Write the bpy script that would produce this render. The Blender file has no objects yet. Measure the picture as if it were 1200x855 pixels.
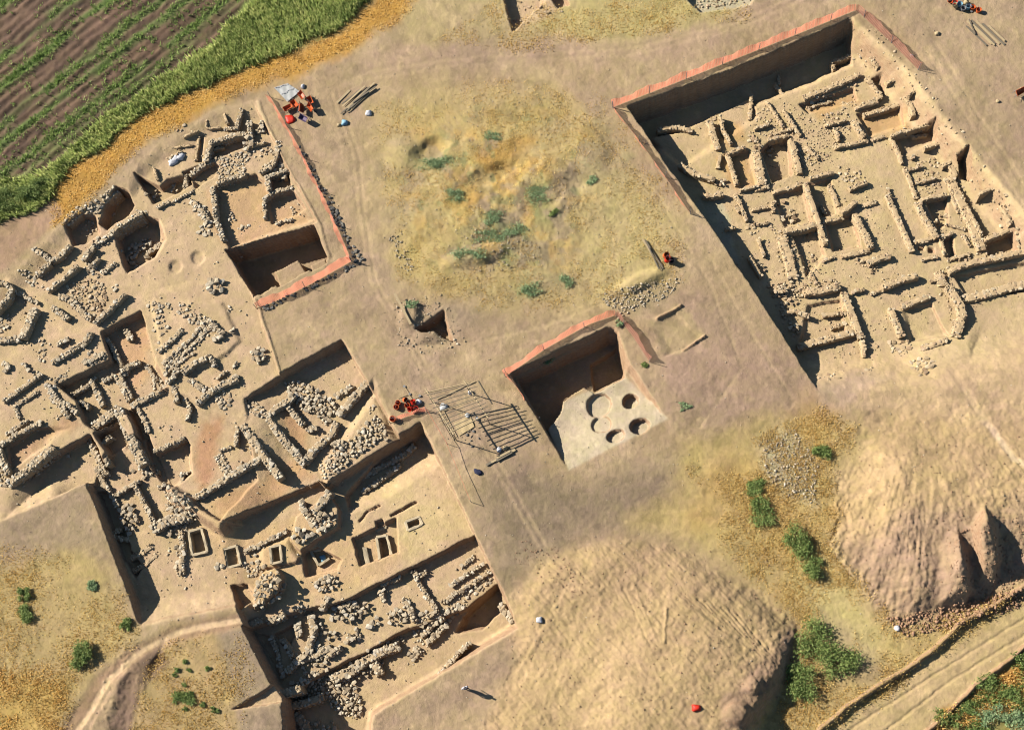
import bpy, bmesh, math, random
import numpy as np
from mathutils import Vector, Matrix, Euler
random.seed(7); rng = np.random.default_rng(11)
SC = bpy.context.scene
COL = SC.collection
# ------------------------------------------------------------------ camera
FP, CX, CY = 1400.0, 600.0, 427.5          # focal length and centre in photograph pixels
NX, NY = 150.0, 523.0                      # where straight-down lies, relative to the centre
HC = 104.4                                 # camera height in metres
_z = np.array([-NX, NY, FP]); _z /= np.linalg.norm(_z)
_x = np.array([1.0, 0, 0]) - _z[0]*_z; _x /= np.linalg.norm(_x)
_y = np.cross(_z, _x)
W2C = np.stack([_x, _y, _z], 1)            # columns: world axes in camera space
C2W = W2C.T
cd = bpy.data.cameras.new('camera'); cam = bpy.data.objects.new('camera', cd); COL.objects.link(cam)
cd.sensor_width = 36; cd.lens = FP/1200*36; cd.clip_start = 1; cd.clip_end = 20000
M = Matrix([list(C2W[i])+[0] for i in range(3)]+[[0, 0, 0, 1]]); M.translation = Vector((0, 0, HC))
cam.matrix_world = M
SC.camera = cam
SC.render.resolution_x = 1024; SC.render.resolution_y = 729
def P(u, v, z=0.0):
    d = C2W @ np.array([(u-CX)/FP, -(v-CY)/FP, -1.0])
    t = (z-HC)/d[2]
    return np.array([d[0]*t, d[1]*t, z])
def Q(x, y, z=0.0):                        # world -> photograph pixel (arrays allowed)
    x = np.asarray(x, float); y = np.asarray(y, float); z = np.asarray(z, float)
    zz = z-HC
    a = W2C[0, 0]*x+W2C[0, 1]*y+W2C[0, 2]*zz; b = W2C[1, 0]*x+W2C[1, 1]*y+W2C[1, 2]*zz; c = W2C[2, 0]*x+W2C[2, 1]*y+W2C[2, 2]*zz
    return CX+FP*a/(-c), CY-FP*b/(-c)
# ------------------------------------------------------------------ sky, sun, exposure
a0, a1 = P(600, 427), P(648, 441.5)
sd = (a1-a0)[:2]; sd /= np.linalg.norm(sd)
ELEV = math.radians(33)
w = bpy.data.worlds.new("World"); SC.world = w; w.use_nodes = True
nt = w.node_tree; bg = nt.nodes['Background']
sky = nt.nodes.new('ShaderNodeTexSky'); sky.sky_type = 'NISHITA'; sky.sun_disc = False
sky.sun_elevation = ELEV; sky.sun_rotation = math.atan2(-sd[0], -sd[1]); sky.altitude = 600
sky.air_density = 1.0; sky.dust_density = 0.2; sky.ozone_density = 3.0
nt.links.new(sky.outputs[0], bg.inputs[0]); bg.inputs[1].default_value = 0.05
ld = bpy.data.lights.new('sun', 'SUN'); ld.energy = 5.0; ld.angle = math.radians(0.5); ld.color = (1.0, 0.945, 0.885)
sun = bpy.data.objects.new('sun', ld); COL.objects.link(sun)
dv = Vector((sd[0]*math.cos(ELEV), sd[1]*math.cos(ELEV), -math.sin(ELEV)))
sun.rotation_euler = dv.to_track_quat('-Z', 'Y').to_euler(); sun.location = (-60, 20, 60)
SC.view_settings.view_transform = 'Standard'; SC.view_settings.look = 'None'; SC.view_settings.gamma = 1
SC.view_settings.exposure = 1.78
SC.cycles.diffuse_bounces = 2; SC.cycles.filter_width = 1.15
# ------------------------------------------------------------------ helpers
def lin(r, g, b, k=3.0):
    f = lambda c: (c/255/12.92 if c/255 <= 0.04045 else ((c/255+0.055)/1.055)**2.4)/k
    return np.array([f(r), f(g), f(b)])
def smooth(t):
    t = np.clip(t, 0, 1); return t*t*(3-2*t)
def vnoise(x, y, seed):
    r = np.random.default_rng(seed); n = 256; T = r.random((n, n))
    xi = np.floor(x).astype(np.int64); yi = np.floor(y).astype(np.int64); fx = smooth(x-xi); fy = smooth(y-yi)
    a = T[yi % n, xi % n]; b = T[yi % n, (xi+1) % n]; c = T[(yi+1) % n, xi % n]; d = T[(yi+1) % n, (xi+1) % n]
    return (a*(1-fx)+b*fx)*(1-fy)+(c*(1-fx)+d*fx)*fy
def fbm(x, y, s, seed, o=4):
    v = 0; a = 1; t = 0
    for i in range(o):
        v = v+a*vnoise(x/s+17.3*i, y/s-9.1*i, seed+i); t += a; a *= .55; s *= .5
    return v/t*2-1
def segd(u, v, a, b):
    ax, ay = a[:2]; dx, dy = b[0]-ax, b[1]-ay; L = dx*dx+dy*dy+1e-9
    t = np.clip(((u-ax)*dx+(v-ay)*dy)/L, 0, 1)
    return np.hypot(u-ax-t*dx, v-ay-t*dy)
def inside(u, v, p):
    r = np.zeros(u.shape, bool)
    for i in range(len(p)):
        x1, y1 = p[i][:2]; x2, y2 = p[(i+1) % len(p)][:2]
        if y1 == y2: continue
        r ^= ((y1 > v) != (y2 > v)) & (u < (x2-x1)*(v-y1)/(y2-y1)+x1)
    return r
# ------------------------------------------------------------------ ground sheet: heights and colours on one grid
STEP = 1.3; U0, U1, V0, V1 = -90, 1290, -90, 945
gu = np.arange(U0, U1+.1, STEP); gv = np.arange(V0, V1+.1, STEP)
NU, NV = len(gu), len(gv)
U, V = np.meshgrid(gu, gv)
JU = U+1.5*fbm(U, V, 11, 1, 3); JV = V+1.5*fbm(U, V, 11, 5, 3)       # hand-dug, slightly uneven edges
WU = U+16*fbm(U, V, 60, 21, 5)+4*fbm(U, V, 9, 31, 3); WV = V+16*fbm(U, V, 60, 41, 5)+4*fbm(U, V, 9, 51, 3)   # ragged patch edges
Z = np.zeros_like(U)
n1 = fbm(U, V, 90, 61, 5); n2 = fbm(U, V, 22, 71, 4); n3 = fbm(U, V, 6, 81, 3)
C = np.zeros(U.shape+(3,)); C[:] = lin(190, 163, 123)
DIG = np.zeros_like(U)                      # 1 where the ground is excavated
def win(pts, pad):
    xs = [p[0] for p in pts]; ys = [p[1] for p in pts]
    i0 = max(0, int((min(xs)-pad-U0)/STEP)); i1 = min(NU, int((max(xs)+pad-U0)/STEP)+2)
    j0 = max(0, int((min(ys)-pad-V0)/STEP)); j1 = min(NV, int((max(ys)+pad-V0)/STEP)+2)
    return (slice(j0, j1), slice(i0, i1))
def reuv(p, zr):
    if not zr: return p
    o = []
    for q in p:
        X = P(q[0], q[1], zr); a, b = Q(X[0], X[1], 0); o.append((float(a), float(b))+tuple(q[2:]))
    return o
def level(p, z, zr=0, wd=1.7, add=False, dig=None, raw=False):
    if zr == -2.45: z -= .15
    p = reuv(p, zr); s = win(p, 4)
    u, v = (U if raw else JU)[s], (V if raw else JV)[s]
    t = np.full(u.shape, 1e9)
    for i in range(len(p)):
        wi = p[i][2] if len(p[i]) > 2 else wd
        t = np.minimum(t, segd(u, v, p[i], p[(i+1) % len(p)])/wi)
    t = np.clip(t, 0, 1); t = np.where(inside(u, v, p), t, 0)
    t = np.where(t < 1, t*t*(3-2*t), 1)
    if add: Z[s] += z*t
    else: Z[s] = Z[s]*(1-t)+z*t
    if dig is not None: DIG[s] = np.maximum(DIG[s], t*dig)
    return s, t
def paint(p, c, a=1.0, soft=8, zr=0, warp=True):
    p = reuv(p, zr); s = win(p, soft+24)
    u, v = (WU[s], WV[s]) if warp else (JU[s], JV[s])
    d = np.full(u.shape, 1e9)
    for i in range(len(p)): d = np.minimum(d, segd(u, v, p[i], p[(i+1) % len(p)]))
    d = np.where(inside(u, v, p), d, -d)
    m = smooth(d/soft*.5+.5)*a
    C[s] = C[s]*(1-m[..., None])+np.array(c)*m[..., None]
def stroke(p, wdt, c=None, a=1.0, dz=0, soft=None, zr=0, warp=False):
    p = reuv(p, zr); soft = soft or wdt*.5; s = win(p, wdt+soft+(20 if warp else 4))
    u, v = (WU[s], WV[s]) if warp else (JU[s], JV[s])
    d = np.full(u.shape, 1e9)
    for i in range(len(p)-1): d = np.minimum(d, segd(u, v, p[i], p[i+1]))
    m = smooth((wdt*.5-d)/soft+.5)
    if c is not None:
        mm = (m*a)[..., None]; C[s] = C[s]*(1-mm)+np.array(c)*mm
    if dz: Z[s] += dz*m
def blob(cx, cy, rx, ry, dz, ang=0, edge=.25, zr=0):
    if zr: (cx, cy), = [q[:2] for q in reuv([(cx, cy)], zr)]
    s = win([(cx, cy)], max(rx, ry)+4); u, v = JU[s]-cx, JV[s]-cy; ca, sa = math.cos(ang), math.sin(ang)
    r = np.hypot((u*ca+v*sa)/rx, (v*ca-u*sa)/ry)
    Z[s] += dz*smooth((1-r)/edge)
# ================================================================== TERRAIN DATA (photograph pixels at the given height)
SAND = lin(212, 182, 138); SAND2 = lin(214, 184, 134); BAULK = lin(198, 170, 130); PATH = lin(184, 158, 124); GREY = lin(150, 130, 104)
DRY = lin(196, 172, 112); GOLD = lin(206, 156, 66); STRAW = lin(202, 176, 108); FIELD = lin(124, 98, 76); GREEN = lin(118, 138, 62)
SPOIL = lin(196, 166, 119); SPOIL2 = lin(184, 148, 114); CLAY = lin(226, 204, 158)
# --- colour of open ground
C += (n1[..., None]*.02+n2[..., None]*.012)*np.array([1, .85, .6])
paint([(430, -90), (700, -90), (900, -90), (900, 0), (760, 40), (640, 50), (600, 60), (560, 50), (500, 60), (470, 40)], lin(198, 176, 122), .7, 14)
paint([(700, -40), (880, -40), (880, 30), (800, 30), (700, 50), (640, 60), (620, 30)], lin(200, 182, 116), .7, 14)
stroke([(440, 75), (560, 60), (700, 60), (850, 35), (1000, -20)], 26, lin(190, 160, 128), .6, warp=True, soft=18)
stroke([(380, 300), (440, 330), (500, 420), (640, 610), (700, 640)], 60, lin(178, 152, 122), .5, warp=True, soft=40)
paint([(560, 580), (600, 545), (690, 560), (790, 545), (800, 590), (700, 622), (640, 650), (602, 700), (575, 640)], lin(144, 125, 98), .85, 30)
paint([(790, 330), (900, 400), (960, 470), (860, 520), (790, 480), (760, 400)], lin(180, 150, 122), .8, 30)
paint([(1040, 0), (1100, 60), (1200, 190), (1290, 260), (1290, -90), (1060, -90)], lin(190, 164, 126), .8, 24)
paint([(1110, 60), (1160, 70), (1190, 150), (1290, 250), (1290, 200), (1200, 90)], lin(180, 150, 120), .5, 24)
for a_, b_ in (([(430, 92), (520, 78), (620, 70), (740, 64), (860, 34), (960, -10)], 0), ([(430, 84), (520, 70), (620, 62), (740, 56), (860, 26), (950, -15)], 0), ([(395, 110), (420, 180), (428, 260), (440, 330), (500, 430), (560, 500), (640, 640)], 0),
    ([(387, 110), (412, 180), (420, 260), (432, 330), (492, 430), (552, 500), (630, 640)], 0), ([(830, 300), (880, 390), (930, 470), (900, 520)], 0), ([(660, 110), (715, 170), (770, 230), (830, 330), (870, 430), (820, 500)], 0), ([(1085, 60), (1140, 150), (1230, 290)], 0), ([(1095, 50), (1150, 140), (1240, 280)], 0), ([(440, 410), (560, 400), (640, 380), (720, 350), (790, 300)], 0)):
    stroke(a_, 4, lin(206, 178, 134), .35, -.03, soft=4, warp=False)
for cx, cy, r in ((690, 120, 26), (450, 200, 20), (560, 380, 30), (470, 440, 26), (600, 370, 24), (850, 380, 30), (1070, 30, 22), (1150, 200, 24), (560, 60, 30), (830, 470, 26), (420, 130, 16), (800, 560, 26)):
    paint([(cx+r*math.cos(a), cy+r*.7*math.sin(a)) for a in np.linspace(0, 6.2, 9)[:-1]], lin(164, 140, 112), .4, 20)
# --- field and its border, top left
FD = [(-90, -90), (440, -90), (330, 0), (215, 95), (100, 190), (20, 235), (-90, 300)]
paint(FD, FIELD, 1, 5)
th = math.radians(38); ct, st = math.cos(th), math.sin(th)
q = V*ct+U*st + 2.2*fbm(U, V, 70, 91, 4); lg = U*ct-V*st
fm = smooth((inside(WU, WV, FD)*1.0))
fur = (np.sin(q*2*math.pi/9.3+2.2*fbm(U, V, 35, 93, 3))*.5+.5)*(.45+.9*vnoise(q/14, lg/40, 97)); fl = vnoise(q/4.0, lg/90, 101)
Z += fm*(-.10+.13*fur+.09*fbm(q*2, lg*.8, 10, 111, 4))
cf = (.86+.50*(fl-.5)+.22*(fur-.5)+.4*fbm(q*2.5, lg, 14, 121, 4))
C = np.where(fm[..., None] > 0, C*cf[..., None]**1.0, C)
rnd = random.Random(5)
for qq, k in ((6, .8), (52, .9), (80, 1.0), (116, .75), (134, .9), (163, .7), (176, .5), (-20, .6), (-60, .7)):
    m = np.exp(-((q-qq+4*fbm(U, V, 60, 131, 4))/5.5)**2)*smooth((fbm(lg, q*4, 55, 140+qq, 4)+.5)*2.2)*k*fm
    C = C*(1-m[..., None])+lin(112, 134, 66)*m[..., None]
paint([(430, 2), (380, 40), (300, 75), (237, 100), (175, 130), (140, 155), (125, 172), (88, 192), (70, 212), (60, 232), (0, 262), (-90, 310), (-90, 230), (0, 215), (55, 198), (82, 178), (140, 125), (212, 80), (275, 25), (310, -20), (350, -90), (450, -90)], lin(134, 146, 78), .95, 7)
GREENBAND = [(430, 2), (380, 40), (300, 75), (237, 100), (175, 130), (140, 155), (125, 172), (88, 192), (70, 212), (60, 232), (0, 262), (-90, 310), (-90, 230), (0, 215), (55, 198), (82, 178), (140, 125), (212, 80), (275, 25), (310, -20), (350, -90), (450, -90)]
paint([(432, 2), (470, -60), (530, -60), (480, 15), (400, 60), (330, 92), (300, 102), (250, 120), (212, 144), (175, 168), (150, 188), (132, 212), (112, 236), (78, 264), (58, 270), (58, 234), (70, 212), (88, 192), (125, 172), (140, 155), (175, 130), (237, 100), (300, 75), (380, 40)], GOLD, .92, 8)
GOLDBAND = [(432, 2), (470, -60), (530, -60), (480, 15), (400, 60), (330, 92), (300, 102), (250, 120), (212, 144), (175, 168), (150, 188), (132, 212), (112, 236), (78, 264), (58, 270), (58, 234), (70, 212), (88, 192), (125, 172), (140, 155), (175, 130), (237, 100), (300, 75), (380, 40)]
paint([(-90, 300), (0, 262), (60, 228), (75, 250), (40, 285), (0, 320), (-90, 370)], lin(186, 152, 118), .95, 4, warp=False)
# --- central vegetated hillock
HILL = [(440, 130), (520, 100), (640, 95), (700, 150), (730, 200), (790, 260), (790, 330), (700, 360), (620, 365), (540, 350), (480, 320), (440, 220)]
paint(HILL, DRY, .9, 28)
for cx, cy, r in ((560, 180, 40), (620, 230, 50), (500, 300, 36), (560, 250, 40), (700, 290, 40), (530, 150, 30), (650, 130, 25), (600, 140, 28), (520, 340, 25)):
    paint([(cx+r*math.cos(a), cy+r*.6*math.sin(a)) for a in np.linspace(0, 6.2, 9)[:-1]], STRAW, .6, 18)
for cx, cy, r in ((590, 185, 26), (560, 190, 22), (600, 215, 24), (640, 200, 18), (540, 235, 22), (620, 170, 16), (500, 165, 14)):
    paint([(cx+r*math.cos(a), cy+r*.5*math.sin(a)) for a in np.linspace(0, 6.2, 9)[:-1]], GOLD, .65, 14)
for cx, cy, r in ((650, 330, 26), (530, 370, 30), (480, 170, 26), (455, 200, 18), (590, 300, 22), (650, 150, 20), (690, 200, 16), (750, 350, 28), (470, 250, 20)):
    paint([(cx+r*math.cos(a), cy+r*.5*math.sin(a)) for a in np.linspace(0, 6.2, 9)[:-1]], lin(172, 152, 118), .6, 16)
for cx, cy, rx, ry in ((580, 268, 40, 20), (628, 226, 24, 16), (512, 191, 26, 10), (550, 296, 26, 9), (620, 342, 20, 9), (532, 230, 14, 10), (600, 300, 40, 14), (640, 250, 26, 14), (540, 190, 24, 12)):
    paint([(cx+rx*math.cos(a), cy+ry*math.sin(a)) for a in np.linspace(0, 6.2, 9)[:-1]], lin(150, 156, 100), .5, 12)
m = smooth(1-np.hypot((U-600)/190, (V-230)/140)); Z += m*.35+m*(.32*fbm(U, V, 44, 151, 5)+.24*np.abs(fbm(U, V, 24, 153, 4))+.08*fbm(U, V, 7, 155, 3))
hm = np.clip(m*2.5, 0, 1)
for sd_, sc_, col_, th_, al_ in ((221, 30, (170, 148, 116), .05, .75), (231, 26, (206, 164, 90), .24, .5), (241, 18, (208, 186, 128), .12, .5), (251, 14, (140, 146, 96), .26, .55)):
    kk = hm*smooth((fbm(U, V, sc_, sd_, 5)-th_)*5)*al_
    C = C*(1-kk[..., None])+lin(*col_)*kk[..., None]

blob(600, 120, 70, 26, .35, .1, .8); blob(640, 205, 45, 22, .4, -.3, .8); blob(505, 175, 28, 16, -.5, -.4, .7); blob(470, 185, 24, 30, .3, 0, .8)
blob(560, 300, 60, 14, .5, -.25, .8); blob(750, 330, 45, 12, .45, -.4, .8); blob(580, 205, 40, 14, -.45, -.3, .7); blob(690, 175, 30, 40, .25, 0, .8)
paint([(690, 200), (760, 215), (800, 270), (770, 330), (700, 350), (670, 300)], lin(204, 182, 124), .8, 22)
# --- lower left grassland, lower strip, gold corner
paint([(-90, 620), (0, 640), (60, 630), (120, 660), (165, 740), (110, 790), (60, 860), (-90, 945)], lin(196, 170, 112), .95, 16)
paint([(-90, 600), (0, 612), (100, 566), (130, 640), (100, 640), (50, 650), (-90, 680)], lin(176, 152, 118), .9, 12)
paint([(-90, 790), (0, 790), (80, 790), (70, 860), (-90, 945)], lin(204, 168, 88), .7, 14)
paint([(150, 770), (190, 745), (275, 720), (300, 770), (320, 800), (270, 830), (290, 945), (140, 945)], lin(192, 164, 110), .9, 6)
paint([(255, 725), (290, 722), (322, 802), (275, 832)], lin(164, 143, 114), .9, 8)
paint([(270, 835), (340, 820), (350, 945), (280, 945)], lin(170, 146, 118), .9, 8)
# --- below the deep trench: pale floor continuing outward to the spoil
paint([(610, 737), (520, 795), (440, 845), (400, 945), (600, 945), (660, 800), (640, 700)], lin(196, 168, 126), .8, 10)
paint([(610, 745), (520, 800), (440, 850), (480, 855), (560, 810), (640, 770)], lin(178, 150, 122), .7, 14)
# --- spoil heap, bottom centre
SP1 = [(590, 700, 30), (640, 650, 30), (720, 625, 30), (800, 640, 30), (880, 685, 26), (936, 738, 30), (928, 800, 34), (895, 850, 34), (880, 945, 40), (560, 945, 60), (560, 850, 60), (600, 780, 40)]
paint([p[:2] for p in SP1], SPOIL, .95, 14)
paint([(700, 630), (790, 640), (870, 690), (800, 720), (720, 700)], lin(188, 156, 118), .4, 30)
paint([(640, 760), (720, 730), (780, 790), (760, 870), (640, 860)], lin(212, 180, 130), .6, 30)
s, t = level(SP1, .6, add=True)
blob(760, 740, 150, 90, .3, .3, 1.0)
ph = np.arctan2(V-640, U-760)
Z += smooth((inside(WU, WV, SP1))*1.0)*(.05*fbm(U*.9+V*.7, (V-U)*.25, 9, 161, 3)+.05*fbm(U, V, 30, 163, 4)+.05*fbm(U*.3+V*.3, (V-U)*1.4, 5, 167, 2))
m1 = smooth((inside(WU, WV, SP1))*1.0)
sel = fbm(U, V, 80, 261, 3)
for k_, (ca_, sa_) in enumerate(((.62, -.78), (.93, .36))):
    dd_ = U*ca_+V*sa_+6*fbm(U, V, 90, 265+k_, 3); Z += m1*.016*np.sin(dd_/1.25)*(vnoise(dd_/9, dd_*0, 267)+.2)*smooth((sel if k_ else -sel)*6-.3)*smooth(fbm(U, V, 40, 271+k_*3, 3)*4+.3)
d2 = U*.55-V*.83; Z += m1*.006*np.sin(d2/2.2+2*fbm(U, V, 60, 185, 3))*smooth(fbm(U, V, 60, 187, 3)*3-.1)
Z += m1*(.04*fbm(U, V, 13, 189, 3)+.035*fbm(U, V, 4, 191, 2)); m2b = 1
level([(925, 710, 24), (938, 745, 28), (926, 795, 28), (893, 862, 30), (860, 945, 60), (640, 945, 120), (640, 740, 140), (800, 640, 110)], 1.35, add=True)
blob(880, 805, 16, 12, .5, -.6, .8); blob(862, 838, 20, 18, .7, 0, .6)
rg = smooth((np.clip(1-np.hypot((U-905)/50, (V-790)/85), 0, 1))*3); Z += rg*(.14*fbm(U, V, 9, 301, 4)+.08*fbm(U, V, 3.5, 305, 2))
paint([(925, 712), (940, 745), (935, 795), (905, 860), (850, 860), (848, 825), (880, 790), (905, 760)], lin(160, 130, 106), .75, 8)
stroke([(730, 690), (762, 760)], 2.5, None, 1, -.05); stroke([(742, 685), (770, 755)], 2.5, None, 1, .04)
stroke([(780, 715), (778, 755)], 2.5, None, 1, .09)
for k in range(9): stroke([(790+k*9, 695+k*3), (850+k*8, 745+k*5)], 2.2, None, 1, -.07)
for k in range(6): stroke([(605+k*7, 790-k*12), (655+k*4, 720-k*9)], 2.4, None, 1, .03)
# --- spoil fan, right
SP2 = [(1010, 500, 90), (1080, 470, 120), (1200, 470, 90), (1290, 520, 50), (1290, 700, 80), (1190, 680, 70), (1130, 715, 34), (1060, 728, 40), (1020, 695, 60), (975, 640, 80), (985, 560, 80)]
SQ2 = [p[:2] for p in SP2]
paint(SQ2, lin(204, 172, 124), .9, 22)
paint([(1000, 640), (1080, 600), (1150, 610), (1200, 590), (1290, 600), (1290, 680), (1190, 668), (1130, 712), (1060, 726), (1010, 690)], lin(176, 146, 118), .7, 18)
level(SP2, 1.5, add=True)
m2 = smooth(inside(WU, WV, SQ2)*1.0)
ph = np.arctan2(V-400, U-1090); rr = np.hypot(V-400, U-1090); lower = smooth((rr-120)/120)
Z += m2*lower*(.08*fbm(ph*150, rr*.10, 7, 171, 4)+.10*fbm(ph*420, rr*.2, 5, 175, 3))+m2*(.12*fbm(U, V, 20, 173, 4)+.05*fbm(U, V, 5, 177, 3))
level([(1092, 640, 30), (1116, 610, 18), (1132, 650, 18), (1146, 692, 14), (1128, 716, 24), (1090, 716, 30)], 1.3, add=True)
level([(1128, 620, 14), (1150, 590, 18), (1166, 620, 18), (1176, 655, 14), (1164, 694, 30), (1146, 690, 10)], 1.3, add=True)
level([(1172, 600, 20), (1300, 590, 40), (1300, 690, 60), (1190, 680, 50)], .5, add=True)
def blur(p, n):
    s_ = win(p, 0)
    for _ in range(n):
        q_ = Z[s_]; r_ = q_.copy(); r_[1:-1, 1:-1] = (q_[1:-1, 1:-1]*2+q_[:-2, 1:-1]+q_[2:, 1:-1]+q_[1:-1, :-2]+q_[1:-1, 2:])/6; Z[s_] = r_
blur([(1080, 570), (1285, 720)], 3)
Z += m2*lower*(.13*fbm(U, V, 9, 241, 4)+.07*fbm(U, V, 3.4, 245, 2))+m1*(.015*fbm(U, V, 8, 241, 4)+.02*fbm(U, V, 3.2, 245, 2))
stroke([(1115, 430), (1145, 480), (1185, 540), (1230, 570)], 8, lin(236, 206, 160), .95, -.05)
stroke([(1060, 470), (1130, 440), (1230, 385)], 3, lin(218, 186, 140), .7)
stroke([(1120, 420), (1250, 375)], 3, None, 1, -.06)
# --- dry valley between the heaps, shrubs and golden grass
paint([(800, 520), (860, 500), (960, 480), (1010, 500), (980, 580), (975, 640), (1010, 690), (1060, 735), (1120, 725), (1200, 690), (1290, 690), (1290, 660), (1290, 760), (1150, 800), (1000, 870), (900, 945), (890, 850), (930, 800), (935, 735), (880, 680), (800, 630), (740, 610), (780, 580)], lin(200, 174, 112), .9, 18)
for cx, cy, r in ((860, 560, 34), (900, 600, 34), (930, 640, 30), (950, 520, 28), (970, 600, 22), (960, 480, 30), (830, 600, 26), (920, 690, 18), (940, 800, 26), (905, 845, 20)):
    paint([(cx+r*math.cos(a), cy+r*.7*math.sin(a)) for a in np.linspace(0, 6.2, 9)[:-1]], lin(202, 164, 92), .5, 18)
paint([(890, 520), (930, 500), (960, 540), (955, 590), (920, 580), (900, 560)], lin(196, 184, 142), .9, 12)
paint([(925, 670), (980, 650), (1040, 740), (1010, 780), (960, 740)], lin(212, 192, 126), .8, 16)
paint([(955, 700), (1000, 730), (1040, 790), (1010, 800), (950, 730)], lin(170, 146, 120), .4, 16)
# road bottom right
RD = [(900, 945), (960, 870), (1030, 815), (1110, 765), (1200, 705), (1290, 650), (1290, 700), (1200, 765), (1120, 825), (1060, 880), (1000, 945)]
paint(RD, lin(208, 180, 128), .95, 6)
paint([(1000, 945), (1060, 880), (1120, 825), (1200, 762), (1290, 700), (1290, 945)], lin(160, 150, 84), .95, 6)
for cx, cy, r in ((1180, 800, 20), (1150, 835, 18), (1120, 840, 14), (1200, 790, 15)):
    paint([(cx+r*math.cos(a), cy+r*.6*math.sin(a)) for a in np.linspace(0, 6.2, 9)[:-1]], lin(206, 146, 70), .8, 10)
stroke([(960, 855), (990, 830), (1035, 800), (1060, 786), (1100, 756), (1125, 730), (1160, 712), (1215, 678)], 4.5, lin(150, 120, 84), .6, .55)
stroke([(1080, 862), (1100, 845), (1140, 805), (1180, 775), (1215, 745)], 4, lin(150, 110, 84), .6, .4)
stroke([(985, 862), (1080, 800), (1215, 715)], 3, None, 1, -.07); stroke([(1030, 862), (1110, 800), (1215, 735)], 3, None, 1, -.07)
# track lower left
stroke([(60, 880), (85, 850), (118, 800), (160, 765), (205, 744), (255, 732), (292, 724)], 17, lin(182, 148, 112), .9, -.1)
stroke([(72, 880), (98, 845), (128, 795), (168, 760), (215, 738), (262, 729), (292, 724)], 7, lin(234, 200, 152), 1.0, -.05)
stroke([(95, 880), (112, 840), (140, 795), (165, 770), (200, 752)], 4, lin(226, 190, 146), .8)
level([(140, 800, 6), (150, 785, 4), (165, 790, 10), (155, 840, 8), (140, 945, 8), (112, 945, 10), (125, 840, 10)], -.18, add=True)
level([(168, 782, 6), (190, 755, 14), (200, 775, 10), (175, 800, 8)], -.3, add=True)
paint([(150, 776), (190, 754), (202, 778), (165, 806), (152, 860), (118, 870), (135, 800)], lin(128, 104, 84), .9, 5)
Z += .16*np.abs(n3)*(np.hypot((U-145)/26, (V-815)/50) < 1)
# --- general relief
Z += .05*n1+.035*n2+.014*n3*2
# ------------------------------------------------------------------ excavations
A = [(296, 118), (372, 260), (268, 294), (298, 350), (328, 438), (402, 398), (470, 514), (495, 497), (550, 613), (608, 737, 12), (520, 790, 14), (440, 838, 14), (420, 945), (344, 945), (338, 822), (268, 832), (322, 800), (289, 735), (275, 712, 8), (240, 718, 8), (165, 734), (135, 650), (102, 566, 6), (0, 612, 14), (-90, 650), (-90, 380, 22), (5, 330, 22), (35, 298, 20), (70, 262, 16), (110, 230, 16), (148, 215, 16), (160, 190, 18), (190, 165, 22), (250, 128, 22)]
level(A, -.45, dig=1)
paint(A, SAND, 1, 2.5, warp=False)
level([(172, 350, 6), (262, 352, 6), (285, 400, 4), (250, 430, 4), (195, 440, 6)], -.25, zr=-.4)
# upper left corner trench bits
level([(157, 203), (177, 212), (188, 218), (196, 210), (222, 203), (226, 216, 6), (207, 228, 6), (180, 240)], -1.5, zr=-.45)
level([(233, 160), (240, 158), (237, 190), (228, 190)], -.7, zr=-.45)
level([(250, 168), (290, 158), (293, 172, 5), (243, 190)], -1.1, zr=-.45)
level([(212, 202), (247, 187), (258, 196, 4), (252, 206), (228, 222, 4), (224, 212)], -1.1, zr=-.45)
level([(252, 218), (300, 203), (315, 220, 6), (372, 258, 6), (270, 292, 3), (250, 262)], -.95, zr=-.45)
level([(315, 207), (338, 200), (342, 218, 4), (318, 224)], -1.2, zr=-.45)
level([(310, 236), (320, 226), (345, 222, 4), (360, 245, 4), (316, 262, 4)], -1.25, zr=-.45)
level([(120, 245), (137, 219), (150, 224), (157, 240), (150, 252, 5), (134, 262, 5), (124, 270, 5), (114, 262, 4)], -2.1, zr=-.3)
level([(76, 264), (95, 250), (112, 252, 6), (118, 272, 6), (102, 285, 4), (84, 288)], -1.4, zr=-.3)
level([(133, 275), (138, 266), (168, 250), (189, 258, 14), (196, 282, 18), (185, 302, 14), (148, 323)], -2.2, zr=-.45)
for cx, cy, r in ((205, 312, 9), (232, 302, 9.5)): blob(cx, cy, r, r, -.22, 0, .5, -.45)
blob(176, 290, 8, 5, -.5, -.4, .6, -.45)
# stepped rooms
level([(66, 451), (128, 421), (117, 389), (165, 363), (171, 382, 5), (184, 425, 8), (200, 450, 8), (155, 482), (112, 505, 5), (98, 498), (88, 470)], -1.6, zr=-.45)
level([(147, 474), (200, 452, 12), (236, 470, 16), (290, 500, 3), (300, 560, 3), (257, 611, 3), (222, 588, 8), (190, 565)], -1.15, zr=-.45)
level([(148, 478), (158, 474, 5), (172, 505, 4), (195, 560, 4), (200, 574), (184, 568)], -2.3, zr=-.9)
level([(180, 531), (218, 512), (224, 522, 8), (226, 556, 10), (206, 572, 6), (197, 572)], -2.2, zr=-1.1)
level([(10, 572), (60, 532), (106, 508), (118, 530, 5), (150, 630, 5), (102, 566), (60, 585, 30), (0, 612, 40)], -1.55, zr=-.45)
level([(8, 524), (40, 502), (62, 498, 8), (88, 500, 14), (62, 518, 4), (12, 552)], -.85, zr=-.45)
level([(103, 567), (112, 545, 6), (128, 520, 6), (165, 505), (175, 545, 6), (205, 580, 14), (257, 614, 2), (310, 600, 2), (310, 714, 36), (240, 722, 36), (166, 734), (135, 650)], -1.9, zr=-.5)
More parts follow.
